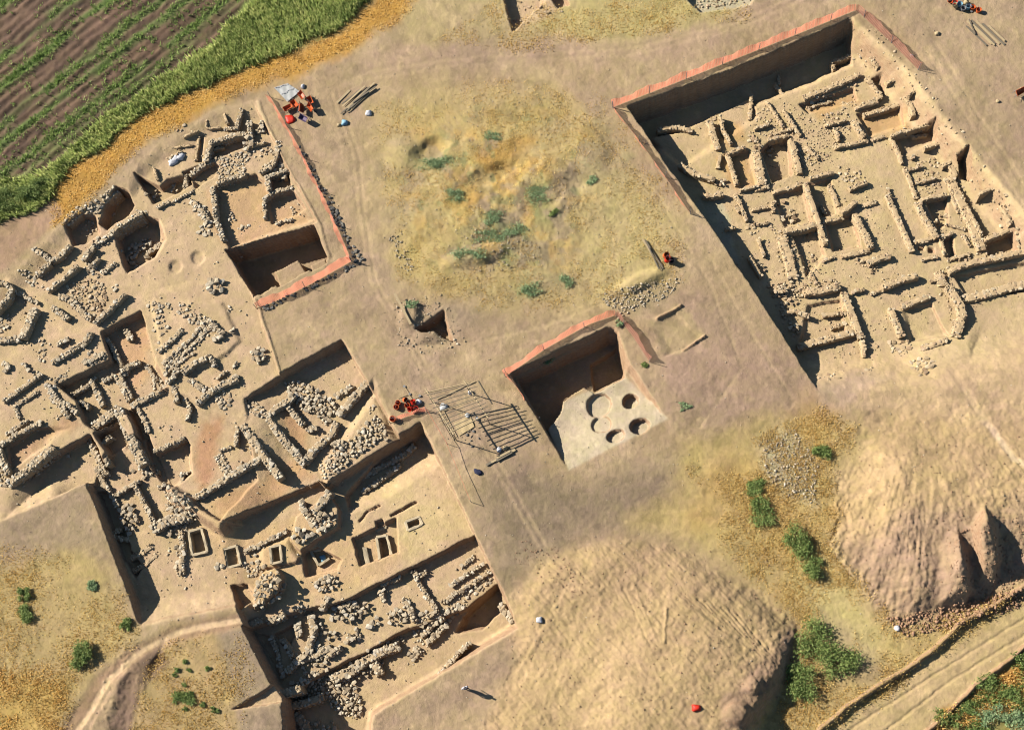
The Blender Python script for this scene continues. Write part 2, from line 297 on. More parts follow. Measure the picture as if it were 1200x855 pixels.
level([(105, 570), (122, 570, 5), (138, 610, 5), (146, 640, 3), (160, 660, 5), (150, 676, 5), (137, 655)], -2.5, zr=-.2)
level([(112, 510), (142, 492), (156, 516, 4), (128, 534, 4)], -2.1, zr=-1.2)
level([(283, 467), (330, 437), (402, 398), (469, 513), (457, 520), (378, 568), (372, 560), (257, 610, 70), (252, 560, 60), (290, 500, 8)], -1.5, zr=-.2)
level([(440, 440, 14), (470, 514), (457, 520), (378, 568, 8), (368, 545, 14), (400, 500, 14)], -1.0, zr=-.6, wd=3)
level([(258, 612), (300, 591), (372, 560), (379, 568), (440, 528), (494, 497), (550, 612), (557, 625), (588, 688), (608, 737, 12), (520, 790, 14), (440, 838, 14), (425, 945), (345, 945), (338, 822), (322, 800), (289, 735), (275, 704, 30), (258, 660, 24)], -2.3, zr=-.6)
level([(436, 531), (494, 497), (512, 540, 24), (450, 580, 24), (404, 600, 8), (396, 575, 4)], -3.1, zr=-.3)
level([(294, 690), (306, 668, 3), (322, 662, 3), (332, 672), (330, 690), (316, 704), (296, 716)], -1.25, zr=-1.3, wd=3)
level([(345, 604), (384, 574), (398, 596), (398, 618), (372, 634), (352, 648), (338, 632)], -1.55, zr=-1.6, wd=2.5)
level([(300, 640, 10), (340, 625, 10), (352, 648), (348, 660), (300, 668, 10)], -1.95, zr=-2)
stroke([(421, 610), (430, 600), (446, 591)], 2, None, 1, -.3, zr=-2.3); stroke([(458, 604), (488, 589)], 2.4, None, 1, -.4, zr=-2.3)

level([(268, 685), (290, 682, 6), (300, 700, 5), (284, 718)], -2.6, zr=-1.6)
level([(290, 736), (355, 712), (400, 703), (437, 684), (450, 678), (482, 662), (556, 625), (588, 690), (607, 735, 12), (520, 790, 14), (440, 838, 14), (425, 945), (345, 945), (338, 820), (322, 800)], -3.2, zr=-1.9)
level([(340, 815), (378, 787), (430, 762), (470, 738), (505, 727), (545, 712), (583, 683), (592, 702), (607, 735, 14), (520, 790, 14), (440, 838, 14), (425, 945), (347, 945)], -4.0, zr=-2.9)
level([(540, 722), (583, 684), (590, 712, 4), (562, 738, 10), (530, 742, 8)], -5.2, zr=-3.2)
level([(290, 737), (318, 742, 4), (322, 800)], -3.4, zr=-.4)
level([(318, 742), (344, 730), (344, 746, 5), (336, 764)], -3.7, zr=-2.6)
level([(412, 630), (464, 605), (468, 646, 4), (420, 664)], -3.0, zr=-2.1)
level([(444, 630), (453, 627), (456, 650), (446, 653)], -3.6, zr=-2.7)
level([(505, 690), (532, 676), (548, 708, 4), (516, 722, 4)], -3.2, zr=-2.7)
level([(438, 610), (448, 606), (450, 614), (440, 618)], -2.9, zr=-2.2); level([(476, 609), (490, 604), (492, 613), (478, 619)], -2.9, zr=-2.2)
level([(352, 648), (372, 640), (402, 655, 4), (395, 668, 4), (356, 678, 5)], -3.1, zr=-2.2)
for c_ in ([(221, 622), (236, 619), (243, 646), (225, 650)], [(262, 643), (277, 639), (282, 661), (266, 665)], [(316, 641), (328, 638), (330, 658), (318, 660)]):
    level(c_, -.5, zr=-1.9, add=True, wd=1.2)
# small deep trench beside the fence
level([(262, 290), (367, 261), (385, 303), (297, 348)], -3.3)
level([(318, 318), (350, 303), (366, 324, 3), (330, 345, 3)], -1.6, zr=-1.6, wd=2)
level([(361, 310), (382, 300), (388, 316, 3), (368, 326, 3)], -1.6, zr=-1.6, wd=2)
# middle trench with round pits
level([(597, 437), (712, 383), (722, 384, 8), (740, 425, 6), (783, 493, 60), (667, 552)], -1.25, dig=.6)
MT = [(604, 440), (712, 388), (724, 388, 5), (733, 437), (696, 457), (683, 450), (659, 466), (656, 480), (640, 500), (650, 520)]
level(MT, -3.3, zr=-.3)
level([(690, 425), (722, 405), (733, 437), (696, 457)], -3.9, zr=-2.6)
for cx, cy, rx, ry, d in ((702, 474, 16, 15, -.38), (705, 498, 13, 12, -.3), (739, 470, 10, 9, -.8), (750, 502, 12, 10, -.7), (722, 513, 12, 8, -.5)): blob(cx, cy, rx, ry, d, -.3, .2, -1)
# big trench, upper right
UR = [(735, 125), (860, 80), (1000, 20, 22), (1060, 75, 26), (1110, 140, 26), (1215, 262, 30), (1300, 340), (1300, 430, 90), (1110, 455, 60), (960, 462), (955, 452), (880, 335), (830, 260), (790, 205)]
level(UR, -2.5, dig=1)
level([(738, 127), (860, 82), (1000, 24, 4), (1004, 62, 14), (960, 84, 14), (880, 114, 14), (840, 140, 16), (765, 170)], -3.5, zr=-.1)
paint(UR, lin(214, 186, 138), 1, 3, warp=False)
ZU = -2.45
level([(891, 176), (902, 164), (924, 162), (929, 205, 3), (906, 214)], -3.3, zr=ZU)
level([(755, 160), (800, 150), (880, 110), (890, 140, 10), (800, 200, 8)], -2.7, zr=ZU)
level([(848, 180), (862, 178), (880, 176, 4), (890, 216, 4), (868, 220)], -2.75, zr=ZU)
level([(905, 226), (942, 219), (952, 262, 5), (918, 268, 5)], -2.8, zr=ZU)
level([(928, 272), (958, 266), (968, 300, 6), (945, 330, 6), (938, 300)], -2.9, zr=ZU)
level([(947, 214), (975, 208, 4), (984, 250), (962, 256)], -2.8, zr=ZU)
level([(966, 262), (1000, 250), (1010, 290, 6), (975, 296, 5)], -2.95, zr=ZU)
level([(1003, 133), (1020, 128), (1056, 124, 4), (1062, 148, 5), (1020, 160)], -2.8, zr=ZU)
level([(1021, 92), (1033, 88), (1037, 112, 3), (1030, 118)], -3.0, zr=ZU)
level([(935, 122), (1000, 102), (1006, 118, 4), (948, 134, 3)], -2.85, zr=ZU)
level([(1048, 162), (1092, 150), (1096, 170, 8), (1058, 186, 6)], -2.7, zr=ZU)
level([(1084, 236), (1110, 230), (1112, 262, 5), (1100, 272, 4)], -2.9, zr=ZU)
level([(1102, 280), (1117, 275), (1120, 300, 4), (1110, 304)], -3.0, zr=ZU)
level([(1156, 284), (1186, 274), (1192, 296, 5), (1158, 300)], -2.9, zr=ZU)
level([(1118, 190), (1130, 184), (1136, 220, 8), (1125, 214)], -2.8, zr=ZU)
level([(1116, 322), (1185, 308), (1300, 296, 20), (1300, 334), (1132, 350)], -2.75, zr=ZU, wd=4)
level([(1056, 362), (1092, 354), (1112, 396, 8), (1064, 404, 8)], -2.6, zr=ZU)
level([(945, 356), (985, 350), (992, 392), (935, 402, 6)], -2.7, zr=ZU)
level([(1130, 358), (1215, 346), (1300, 420, 60), (1130, 430, 30)], -2.4, zr=ZU, wd=5)
for cx, cy in ((1080, 291), (1092, 293)): level([(cx-4, cy-3), (cx+4, cy-3), (cx+4, cy+3), (cx-4, cy+3)], -2.8, zr=ZU)
# small cuts at the top edge
level([(566, -30), (582, -30), (600, 38), (640, 0, 8), (640, -60, 8), (560, -60)], -1.0, dig=1)
paint([(572, -60), (600, 38), (640, 22), (662, 6), (700, -60)], lin(214, 184, 140), .9, 4, warp=False)
level([(650, -30), (662, -4), (668, 6), (655, 10), (645, 0)], -.9)
level([(802, -30), (806, 2), (820, 15), (880, 6), (900, -30)], -.7, dig=1)
paint([(802, -30), (806, 2), (820, 15), (880, 6), (900, -30)], lin(206, 194, 158), .9, 3, warp=False)
# cast shadow by hillock, dug as a pit, and low cuts on the path
level([(482, 388), (520, 362), (533, 402), (512, 392, 10)], -.5, wd=2)
blob(500, 392, 26, 14, .35, 0, .7); blob(480, 372, 16, 26, .5, .3, .7)
level([(485, 386), (519, 366), (524, 380, 3), (533, 402), (510, 390, 4), (495, 391, 4)], -1.5, wd=1.6)
stroke([(770, 374), (798, 358)], 2.5, lin(170, 146, 116), .5, .25); stroke([(800, 410), (826, 394)], 2.5, lin(170, 146, 116), .5, .25)
level([(762, 380, 8), (790, 362, 3), (824, 396, 3), (800, 412, 3), (775, 420, 14)], -.18)
paint([(762, 380), (790, 362), (824, 396), (800, 412), (775, 420)], lin(200, 176, 126), .7, 5)
# low ridges of baulks
stroke([(302, 120), (330, 185), (372, 258), (386, 300)], 4, lin(212, 186, 140), .8, .1)
stroke([(300, 352), (315, 395), (328, 438)], 3, lin(214, 184, 140), .8, .12)
stroke([(402, 398), (470, 514)], 4, lin(218, 188, 142), .8); stroke([(495, 497), (550, 612), (600, 720)], 4, lin(216, 186, 140), .8)
# trench colours by area
paint([(305, 115), (330, 112), (424, 300), (300, 365), (297, 350), (385, 303), (366, 262), (330, 190)], lin(190, 164, 124), .9, 2, warp=False)
paint([(298, 352), (400, 300), (425, 300), (460, 400), (500, 490), (470, 514), (402, 398), (328, 438)], lin(186, 160, 122), .7, 5, warp=False)
paint([(655, 470), (733, 437), (783, 493), (667, 552), (640, 500)], lin(206, 188, 152), .95, 2, zr=-.5, warp=False)
paint([(252, 218), (300, 203), (315, 220), (372, 258), (270, 292), (250, 262)], lin(216, 172, 122), .6, 6, zr=-.8)
paint([(170, 480), (210, 465), (232, 520), (190, 540)], lin(212, 182, 138), .8, 8, zr=-1)
paint([(228, 500), (260, 490), (252, 530), (250, 560), (235, 575), (225, 530)], lin(196, 142, 98), .7, 8, zr=-1)
paint([(270, 570), (360, 530), (372, 555), (260, 608), (250, 590)], lin(212, 166, 116), .7, 8, zr=-1)
paint([(330, 480), (345, 470), (360, 520), (340, 520)], lin(208, 160, 112), .7, 6, zr=-1.4)
paint([(12, 550), (60, 510), (90, 495), (75, 480), (20, 520)], lin(190, 148, 108), .7, 8, zr=-.8)
paint([(440, 560), (520, 570), (548, 615), (480, 655), (450, 620)], lin(224, 196, 142), .8, 10, zr=-2.3)
paint([(240, 600), (420, 620), (480, 640), (440, 680), (330, 720), (270, 700)], lin(222, 186, 134), .7, 10, zr=-2.3)
paint([(130, 400), (172, 380), (180, 440), (150, 470), (140, 440)], lin(224, 176, 128), .7, 6, zr=-1.5)
paint([(1000, 390), (1100, 430), (1200, 390), (1290, 420), (1200, 500), (1000, 480), (960, 440)], lin(214, 182, 136), .8, 16)
paint([(955, 450), (1010, 430), (1040, 440), (1000, 475), (960, 470)], lin(182, 156, 130), .6, 12)
paint([(808, 240), (845, 232), (862, 290), (872, 310), (850, 300)], lin(196, 192, 160), .6, 5, zr=-2.3)
for pts in ([(1004, 128), (1060, 124), (1066, 150), (1020, 165)], [(945, 120), (1000, 104), (1010, 120), (960, 136)], [(845, 180), (880, 176), (890, 216), (866, 222)], [(845, 140), (875, 135), (880, 165), (855, 170)]):
    paint(pts, lin(210, 166, 106), .7, 6, zr=-2.4)
stroke([(0, 425), (40, 400), (100, 385), (150, 350), (230, 330), (290, 330)], 7, lin(226, 194, 146), .7, zr=-.45)
stroke([(10, 330), (45, 350), (55, 372), (75, 392), (100, 385)], 7, lin(226, 194, 146), .7, zr=-.45)
# pavements of small pale stones are built below; here only their earthy bed
DIGN = DIG[..., None]
stk = fbm(U*.5+V*.87, (U*.87-V*.5)*.25, 12, 211, 4)[..., None]; opn = 1-DIGN
C *= (1+.10*n2[..., None]+.07*n3[..., None]+.05*n1[..., None]+opn*(.10*stk+.13*fbm(U, V, 45, 215, 5)[..., None]))
yel = .6*fbm(U, V, 30, 201, 4)[..., None]+.7*fbm(U, V, 7, 205, 3)[..., None]
C = C*(1+np.concatenate([-.02*yel, .035*yel, -.12*yel], -1))
Z += DIG*(.03*n2+.02*n3)+(1-DIG)*.018*fbm(U, V, 3.5, 281, 2)
kk = smooth((fbm(U, V, 14, 291, 5)-.18)*6)*.16*(1-DIG); C *= (1-kk[..., None])
kk = smooth((fbm(U, V, 10, 295, 5)-.25)*6)*.14; C *= (1+kk[..., None])
# ------------------------------------------------------------------ sampling heights
XY0 = None
def Z_at_uv(u, v):
    fx = np.clip((np.asarray(u)-U0)/STEP, 0, NU-1.001); fy = np.clip((np.asarray(v)-V0)/STEP, 0, NV-1.001)
    i = fx.astype(int); j = fy.astype(int); fx = fx-i; fy = fy-j
    return (Z[j, i]*(1-fx)+Z[j, i+1]*fx)*(1-fy)+(Z[j+1, i]*(1-fx)+Z[j+1, i+1]*fx)*fy
def ground(x, y):
    u, v = Q(x, y, 0); return Z_at_uv(u, v)
def G(u, v, h=0.0):                        # the ground (plus h) seen at a photograph pixel
    z = 0.0
    for _ in range(12):
        X = P(u, v, z+h); z = .5*z+.5*float(ground(X[0], X[1]))
    X = P(u, v, z+h); return Vector((X[0], X[1], float(ground(X[0], X[1]))))
# ================================================================== MATERIALS
def newmat(name):
    m = bpy.data.materials.new(name); m.use_nodes = True; t = m.node_tree; b = t.nodes['Principled BSDF']
    b.inputs['Specular IOR Level'].default_value = .15; b.inputs['Roughness'].default_value = .95
    return m, t, b
def noise(t, scale, detail=4, rough=.6, vec=None):
    n = t.nodes.new('ShaderNodeTexNoise'); n.inputs['Scale'].default_value = scale; n.inputs['Detail'].default_value = detail
    n.inputs['Roughness'].default_value = rough
    if vec is not None: t.links.new(vec, n.inputs['Vector'])
    return n.outputs['Fac']
def math_(t, op, a, b=None, clamp=False):
    n = t.nodes.new('ShaderNodeMath'); n.operation = op; n.use_clamp = clamp
    for i, x in enumerate((a, b)):
        if x is None: continue
        if hasattr(x, 'node'): t.links.new(x, n.inputs[i])
        else: n.inputs[i].default_value = x
    return n.outputs[0]
def mul_color(t, col, fac):
    n = t.nodes.new('ShaderNodeVectorMath'); n.operation = 'SCALE'; t.links.new(col, n.inputs[0]); t.links.new(fac, n.inputs['Scale']); return n.outputs[0]
def ramp(t, fac, stops):
    r = t.nodes.new('ShaderNodeValToRGB'); t.links.new(fac, r.inputs[0]); e = r.color_ramp.elements
    while len(e) < len(stops): e.new(.5)
    for q, (p, c) in zip(e, stops): q.position = p; q.color = (*c, 1)
    return r.outputs[0]
def bump(t, b, h, dist, strength=1.0):
    n = t.nodes.new('ShaderNodeBump'); n.inputs['Distance'].default_value = dist; n.inputs['Strength'].default_value = strength
    t.links.new(h, n.inputs['Height']); t.links.new(n.outputs[0], b.inputs['Normal'])
def ground_mat():
    m, t, b = newmat('ground_earth')
    g = t.nodes.new('ShaderNodeNewGeometry'); pos = g.outputs['Position']
    at = t.nodes.new('ShaderNodeAttribute'); at.attribute_name = 'earth'
    n1_ = noise(t, 3.2, 6, .7, pos); n2_ = noise(t, .35, 4, .6, pos); n3_ = noise(t, 11, 3, .6, pos)
    f = math_(t, 'ADD', math_(t, 'MULTIPLY', n1_, .42), math_(t, 'MULTIPLY', n2_, .22)); f = math_(t, 'ADD', f, math_(t, 'MULTIPLY', n3_, .16)); f = math_(t, 'ADD', f, .60)
    c = mul_color(t, at.outputs['Color'], f)
    # cut faces of the trenches show darker layered soil
    sx = t.nodes.new('ShaderNodeSeparateXYZ'); t.links.new(g.outputs['True Normal'], sx.inputs[0])
    steep = math_(t, 'SUBTRACT', 1.0, math_(t, 'MULTIPLY', math_(t, 'SUBTRACT', sx.outputs[2], .45, ), 4.0, True), True)
    mp = t.nodes.new('ShaderNodeMapping'); mp.inputs['Scale'].default_value = (.7, .7, 4); t.links.new(pos, mp.inputs[0])
    st = noise(t, 1.2, 4, .6, mp.outputs[0])
    cc = ramp(t, st, [(.3, tuple(lin(160, 118, 90))), (.45, tuple(lin(206, 170, 132))), (.55, tuple(lin(176, 134, 100))), (.68, tuple(lin(214, 180, 140))), (.8, tuple(lin(184, 144, 106)))])
    mx = t.nodes.new('ShaderNodeMix'); mx.data_type = 'RGBA'
    t.links.new(math_(t, 'MULTIPLY', steep, .75), mx.inputs[0]); t.links.new(c, mx.inputs[6]); t.links.new(cc, mx.inputs[7])
    t.links.new(mx.outputs[2], b.inputs['Base Color'])
    h = math_(t, 'ADD', math_(t, 'MULTIPLY', n1_, 1.0), math_(t, 'MULTIPLY', n3_, .5))
    bump(t, b, h, .09, .6)
    return m
def stone_mat(name, cols, rnd=True, attr=None):
    m, t, b = newmat(name)
    g = t.nodes.new('ShaderNodeNewGeometry')
    if attr:
        at = t.nodes.new('ShaderNodeAttribute'); at.attribute_name = attr; fac = at.outputs['Fac']
    else:
        oi = t.nodes.new('ShaderNodeObjectInfo'); fac = oi.outputs['Random']
    c = ramp(t, fac, [(i/(len(cols)-1), tuple(lin(*k))) for i, k in enumerate(cols)])
    n = noise(t, 7, 5, .65, g.outputs['Position'])
    f = math_(t, 'ADD', math_(t, 'MULTIPLY', n, .7), .65)
    t.links.new(mul_color(t, c, f), b.inputs['Base Color'])
    bump(t, b, n, .05, .8)
    return m
def flat_mat(name, col, var=.3, rough=.8, scale=6):
    m, t, b = newmat(name)
    b.inputs['Roughness'].default_value = rough
    g = t.nodes.new('ShaderNodeNewGeometry'); n = noise(t, scale, 4, .6, g.outputs['Position'])
    r = t.nodes.new('ShaderNodeRGB'); r.outputs[0].default_value = (*lin(*col), 1)
    t.links.new(mul_color(t, r.outputs[0], math_(t, 'ADD', math_(t, 'MULTIPLY', n, var*2), 1-var)), b.inputs['Base Color'])
    return m
def leaf_mat(name, cols, trans=.35):
    m, t, b = newmat(name)
    g = t.nodes.new('ShaderNodeNewGeometry'); n = noise(t, 1.1, 4, .7, g.outputs['Position'])
    ri = g.outputs['Random Per Island']
    f = math_(t, 'ADD', math_(t, 'MULTIPLY', n, .6), math_(t, 'MULTIPLY', ri, .4))
    c = ramp(t, f, [(.25+.5*i/(len(cols)-1), tuple(lin(*k, 1.35))) for i, k in enumerate(cols)])
    t.links.new(c, b.inputs['Base Color']); b.inputs['Roughness'].default_value = .7
    tr = t.nodes.new('ShaderNodeBsdfTranslucent'); t.links.new(c, tr.inputs[0]); mx = t.nodes.new('ShaderNodeMixShader'); mx.inputs[0].default_value = trans
    t.links.new(b.outputs[0], mx.inputs[1]); t.links.new(tr.outputs[0], mx.inputs[2]); t.links.new(mx.outputs[0], t.nodes['Material Output'].inputs[0])
    return m
GREYST = [(198, 176, 142), (216, 196, 162), (232, 216, 184), (186, 164, 132), (212, 192, 156), (240, 226, 200)]
TANST = [(200, 172, 130), (216, 190, 148), (230, 208, 168), (184, 154, 116), (212, 180, 142), (236, 216, 180)]
def net_mat():
    m = flat_mat('orange_net', (255, 200, 168), .12, .7); t = m.node_tree; b = t.nodes['Principled BSDF']
    tr = t.nodes.new('ShaderNodeBsdfTranslucent'); tr.inputs[0].default_value = (*lin(255, 168, 136, 1.4), 1); mx = t.nodes.new('ShaderNodeMixShader'); mx.inputs[0].default_value = .65
    t.links.new(b.outputs[0], mx.inputs[1]); t.links.new(tr.outputs[0], mx.inputs[2]); t.links.new(mx.outputs[0], t.nodes['Material Output'].inputs[0]); return m
MAT = dict(ground=ground_mat(), stone=stone_mat('limestone', GREYST), tan=stone_mat('tan_stone', TANST),
    stone_j=stone_mat('limestone_chips', GREYST, attr='shade'), tan_j=stone_mat('tan_stone_chips', TANST, attr='shade'),
    core=flat_mat('wall_earth_fill', (206, 180, 140), .35, .95, 4), mud=flat_mat('mudbrick', (220, 190, 144), .28, .95, 4), slab=flat_mat('stone_slab', (216, 196, 158), .25, .9, 5),
    orange=net_mat(), red=flat_mat('red_plastic', (236, 60, 36), .15, .5), opaint=flat_mat('orange_paint', (238, 112, 56), .2, .5),
    dark=flat_mat('dark_rubber', (46, 44, 46), .2, .7), steel=flat_mat('grey_steel', (150, 150, 150), .2, .5), wood=flat_mat('weathered_timber', (208, 184, 140), .3, .85, 9),
    wood2=flat_mat('grey_timber', (140, 128, 106), .3, .85, 9), white=flat_mat('white_cloth', (240, 238, 236), .08, .8), blue=flat_mat('pale_blue_plastic', (150, 196, 214), .12, .5),
    sheet=flat_mat('translucent_sheeting', (206, 206, 198), .12, .4), purple=flat_mat('purple_paint', (120, 100, 130), .2, .6), navy=flat_mat('navy_cloth', (50, 54, 80), .2, .8),
    skin=flat_mat('skin', (186, 132, 100), .05, .6), hair=flat_mat('dark_hair', (52, 40, 34), .2, .8), bark=flat_mat('bark', (120, 96, 70), .3, .9),
    darkst=stone_mat('dark_basalt', [(96, 96, 92), (130, 126, 116), (164, 158, 142), (118, 114, 104)]),
    rope=flat_mat('pale_rope', (216, 190, 140), .2, .9), earthlump=flat_mat('earth_clod', (190, 150, 116), .3, .95))
LEAF = dict(green=leaf_mat('green_leaves', [(74, 92, 46), (108, 126, 64), (150, 158, 92)]), teal=leaf_mat('grey_green_leaves', [(92, 116, 78), (126, 148, 102), (164, 174, 126)]),
    grass=leaf_mat('green_grass', [(134, 152, 80), (172, 184, 106), (212, 208, 136)], .5), straw=leaf_mat('dry_straw', [(188, 146, 74), (214, 180, 108), (232, 206, 140)], .5),
    gold=leaf_mat('golden_straw', [(204, 158, 82), (228, 186, 108), (238, 210, 146)], .5), weed=leaf_mat('field_weeds', [(96, 120, 54), (124, 148, 70), (158, 172, 98)], .25))
# ================================================================== OBJECT HELPERS
LABELS = {}
def mesh(name, verts, faces, mat=None, smooth_=False):
    me = bpy.data.meshes.new(name); me.from_pydata([tuple(v) for v in verts], [], faces)
    if mat: me.materials.append(mat)
    if smooth_: me.polygons.foreach_set('use_smooth', [True]*len(me.polygons))
    me.update(); return me
def link(name, me, parent=None, loc=(0, 0, 0), rot=(0, 0, 0)):
    o = bpy.data.objects.new(name, me); COL.objects.link(o); o.location = loc; o.rotation_euler = rot
    if parent: o.parent = parent
    return o
def thing(name, label, cat, loc=(0, 0, 0), rz=0, group=None, me=None):
    o = bpy.data.objects.new(name, me); COL.objects.link(o); o.location = loc; o.rotation_euler = (0, 0, rz)
    if label in LABELS and not group: print('DUP LABEL', label)
    LABELS[label] = 1; o['label'] = label; o['category'] = cat
    if group: o['group'] = group
    return o
def bigmesh(name, V_, F_, mat, attr=None, smooth_=False):
    V_ = np.asarray(V_, np.float32); F_ = np.asarray(F_, np.int32); k = F_.shape[1]
    me = bpy.data.meshes.new(name); me.vertices.add(len(V_)); me.vertices.foreach_set('co', V_.ravel())
    me.loops.add(F_.size); me.loops.foreach_set('vertex_index', F_.ravel()); me.polygons.add(len(F_))
    me.polygons.foreach_set('loop_start', np.arange(0, F_.size, k, dtype=np.int32)); me.polygons.foreach_set('loop_total', np.full(len(F_), k, np.int32))
    if smooth_: me.polygons.foreach_set('use_smooth', np.ones(len(F_), bool))
    if attr is not None:
        a = me.attributes.new('shade', 'FLOAT', 'POINT'); a.data.foreach_set('value', np.asarray(attr, np.float32))
    me.update(calc_edges=True); me.validate(); me.materials.append(mat); return me
# ---- the ground object
def build_ground():
    gx = np.zeros_like(U); gy = np.zeros_like(U)
    D = np.stack([(U-CX)/FP, -(V-CY)/FP, -np.ones_like(U)], -1) @ C2W.T
    t = -HC/D[..., 2]; gx = D[..., 0]*t; gy = D[..., 1]*t
    co = np.stack([gx, gy, Z], -1).reshape(-1, 3); idx = np.arange(NU*NV).reshape(NV, NU)
    F = np.stack([idx[:-1, :-1], idx[1:, :-1], idx[1:, 1:], idx[:-1, 1:]], -1).reshape(-1, 4)
    ring = np.concatenate([idx[0, :], idx[1:, -1], idx[-1, -2::-1], idx[-2:0:-1, 0]]); ringc = co[ring]
    cols = C.reshape(-1, 3); allco = [co]; allc = [cols]; Fs = [F]; prev = ring; n = len(ring); base = len(co)
    ctr = co[:, :2].mean(0)
    far = C.reshape(-1, 3)[ring]; mean = lin(190, 164, 122)
    for i, s in enumerate((1.03, 1.08, 1.2, 1.5, 2.2, 4, 9, 25, 70)):
        r = ringc.copy(); r[:, :2] = ctr+(ringc[:, :2]-ctr)*s
        r[:, 2] = ringc[:, 2]*max(0, 1-i*.25); k = min(1, i*.3)
        allco.append(r); allc.append(far*(1-k)+mean*k)
        cur = base+np.arange(n); base += n
        a, b_ = prev, np.roll(prev, -1); c_, d_ = np.roll(cur, -1), cur
        Fs.append(np.stack([b_, a, d_, c_], -1)); prev = cur
    co = np.concatenate(allco); cc = np.concatenate(allc); F = np.concatenate(Fs)
    me = bigmesh('ground', co, F, MAT['ground'], smooth_=True)
    a = me.attributes.new('earth', 'FLOAT_COLOR', 'POINT')
    c4 = np.ones((len(co), 4), np.float32); c4[:, :3] = np.clip(cc, .01, .8); a.data.foreach_set('color', c4.ravel())
    o = link('ground', me); o['kind'] = 'structure'; o['label'] = 'dusty excavated ground with trenches, paths, spoil heaps and field'
    return o
GROUND = build_ground()
# ---- stones
def rock_proto(seed, flat=1.0, n=13):
    r = random.Random(seed); bm = bmesh.new()
    for i in range(n):
        v = Vector((r.uniform(-1, 1), r.uniform(-1, 1), r.uniform(-1, 1)))
        m_ = max(abs(v.x), abs(v.y), abs(v.z)); l = v.length; v = v/(m_*.7+l*.3)*.5*r.uniform(.9, 1.05)
        bm.verts.new(v)
    bmesh.ops.convex_hull(bm, input=bm.verts[:])
    for v in [v for v in bm.verts if not v.link_faces]: bm.verts.remove(v)
    bm.verts.index_update()
    return np.array([v.co[:] for v in bm.verts]), [[v.index for v in f.verts] for f in bm.faces]
ROCKS = [rock_proto(100+i) for i in range(12)]
CHIPS = [rock_proto(300+i, n=8) for i in range(8)]
ROCKME = {}
for k in ('stone', 'tan', 'darkst'):
    ROCKME[k] = [mesh('stone', r[0], r[1], MAT[k]) for r in ROCKS]
def rotm(a, b, c): return np.array(Euler((a, b, c)).to_matrix())
def place_stones(root, lst, kind, thr, origin, cap=260, name='stone', jname='small_stones'):
    """lst: (x, y, z, sx, sy, sz, ang).  Larger ones become parts of their own, the rest is joined."""
    big = sorted([s for s in lst if max(s[3], s[4]) >= thr], key=lambda s: -s[3]*s[4])[:cap]; bs = set(map(id, big)); VV = []; FF = []; SH = []; nb = 0
    for s in lst:
        tx, ty = random.uniform(-.18, .18), random.uniform(-.18, .18)
        if id(s) in bs:
            o = bpy.data.objects.new(name, random.choice(ROCKME[kind])); COL.objects.link(o); o.parent = root
            o.location = (s[0]-origin[0], s[1]-origin[1], s[2]-origin[2]); o.rotation_euler = (tx, ty, s[6]); o.scale = s[3:6]
        else:
            pv, pf = random.choice(ROCKS if max(s[3], s[4]) > .28 else CHIPS)
            v = (pv*np.array(s[3:6])) @ rotm(tx, ty, s[6]).T+np.array([s[0]-origin[0], s[1]-origin[1], s[2]-origin[2]])
            VV.append(v); FF += [[i+nb for i in f] for f in pf]; SH += [random.random()]*len(v); nb += len(v)
    if VV:
        me = bigmesh(jname, np.concatenate(VV), FF, MAT[kind+'_j'] if kind+'_j' in MAT else MAT[kind], SH)
        o = link(jname, me, root); o['kind'] = 'stuff'
def core_mesh(path, ztop, zb, wd, mat, rough=.06):
    vs = []; fs = []; n = len(path)
    for i, (x, y) in enumerate(path):
        a = path[max(0, i-1)]; b = path[min(n-1, i+1)]; d = np.array([b[0]-a[0], b[1]-a[1]]); d /= np.linalg.norm(d)+1e-9; nn = np.array([-d[1], d[0]])
        j = lambda s=1: random.uniform(-rough, rough)*s
        e = .12 if i in (0, n-1) else 0
        zt = ztop+j()-e
        for t, z in ((-.52, zb), (-.49, zt-.16+j()), (-.36, zt+j(.5)), (0, zt+.02+j(.5)), (.36, zt+j(.5)), (.49, zt-.16+j()), (.52, zb)):
            vs.append((x+nn[0]*(t*wd+j(.8)), y+nn[1]*(t*wd+j(.8)), z))
    for i in range(n-1):
        for k in range(6):
            a = i*7+k; fs.append((a, a+7, a+8, a+1))
    fs.append(tuple(range(6, -1, -1))); fs.append(tuple(range((n-1)*7, n*7)))
    return vs, fs
def resample(p, st):
    out = [p[0]]
    for a, b in zip(p[:-1], p[1:]):
        a = np.array(a); b = np.array(b); L = np.linalg.norm(b-a); k = max(1, int(L/st+.5))
        for i in range(1, k+1): out.append(tuple(a+(b-a)*i/k))
    return out
NST = [0]
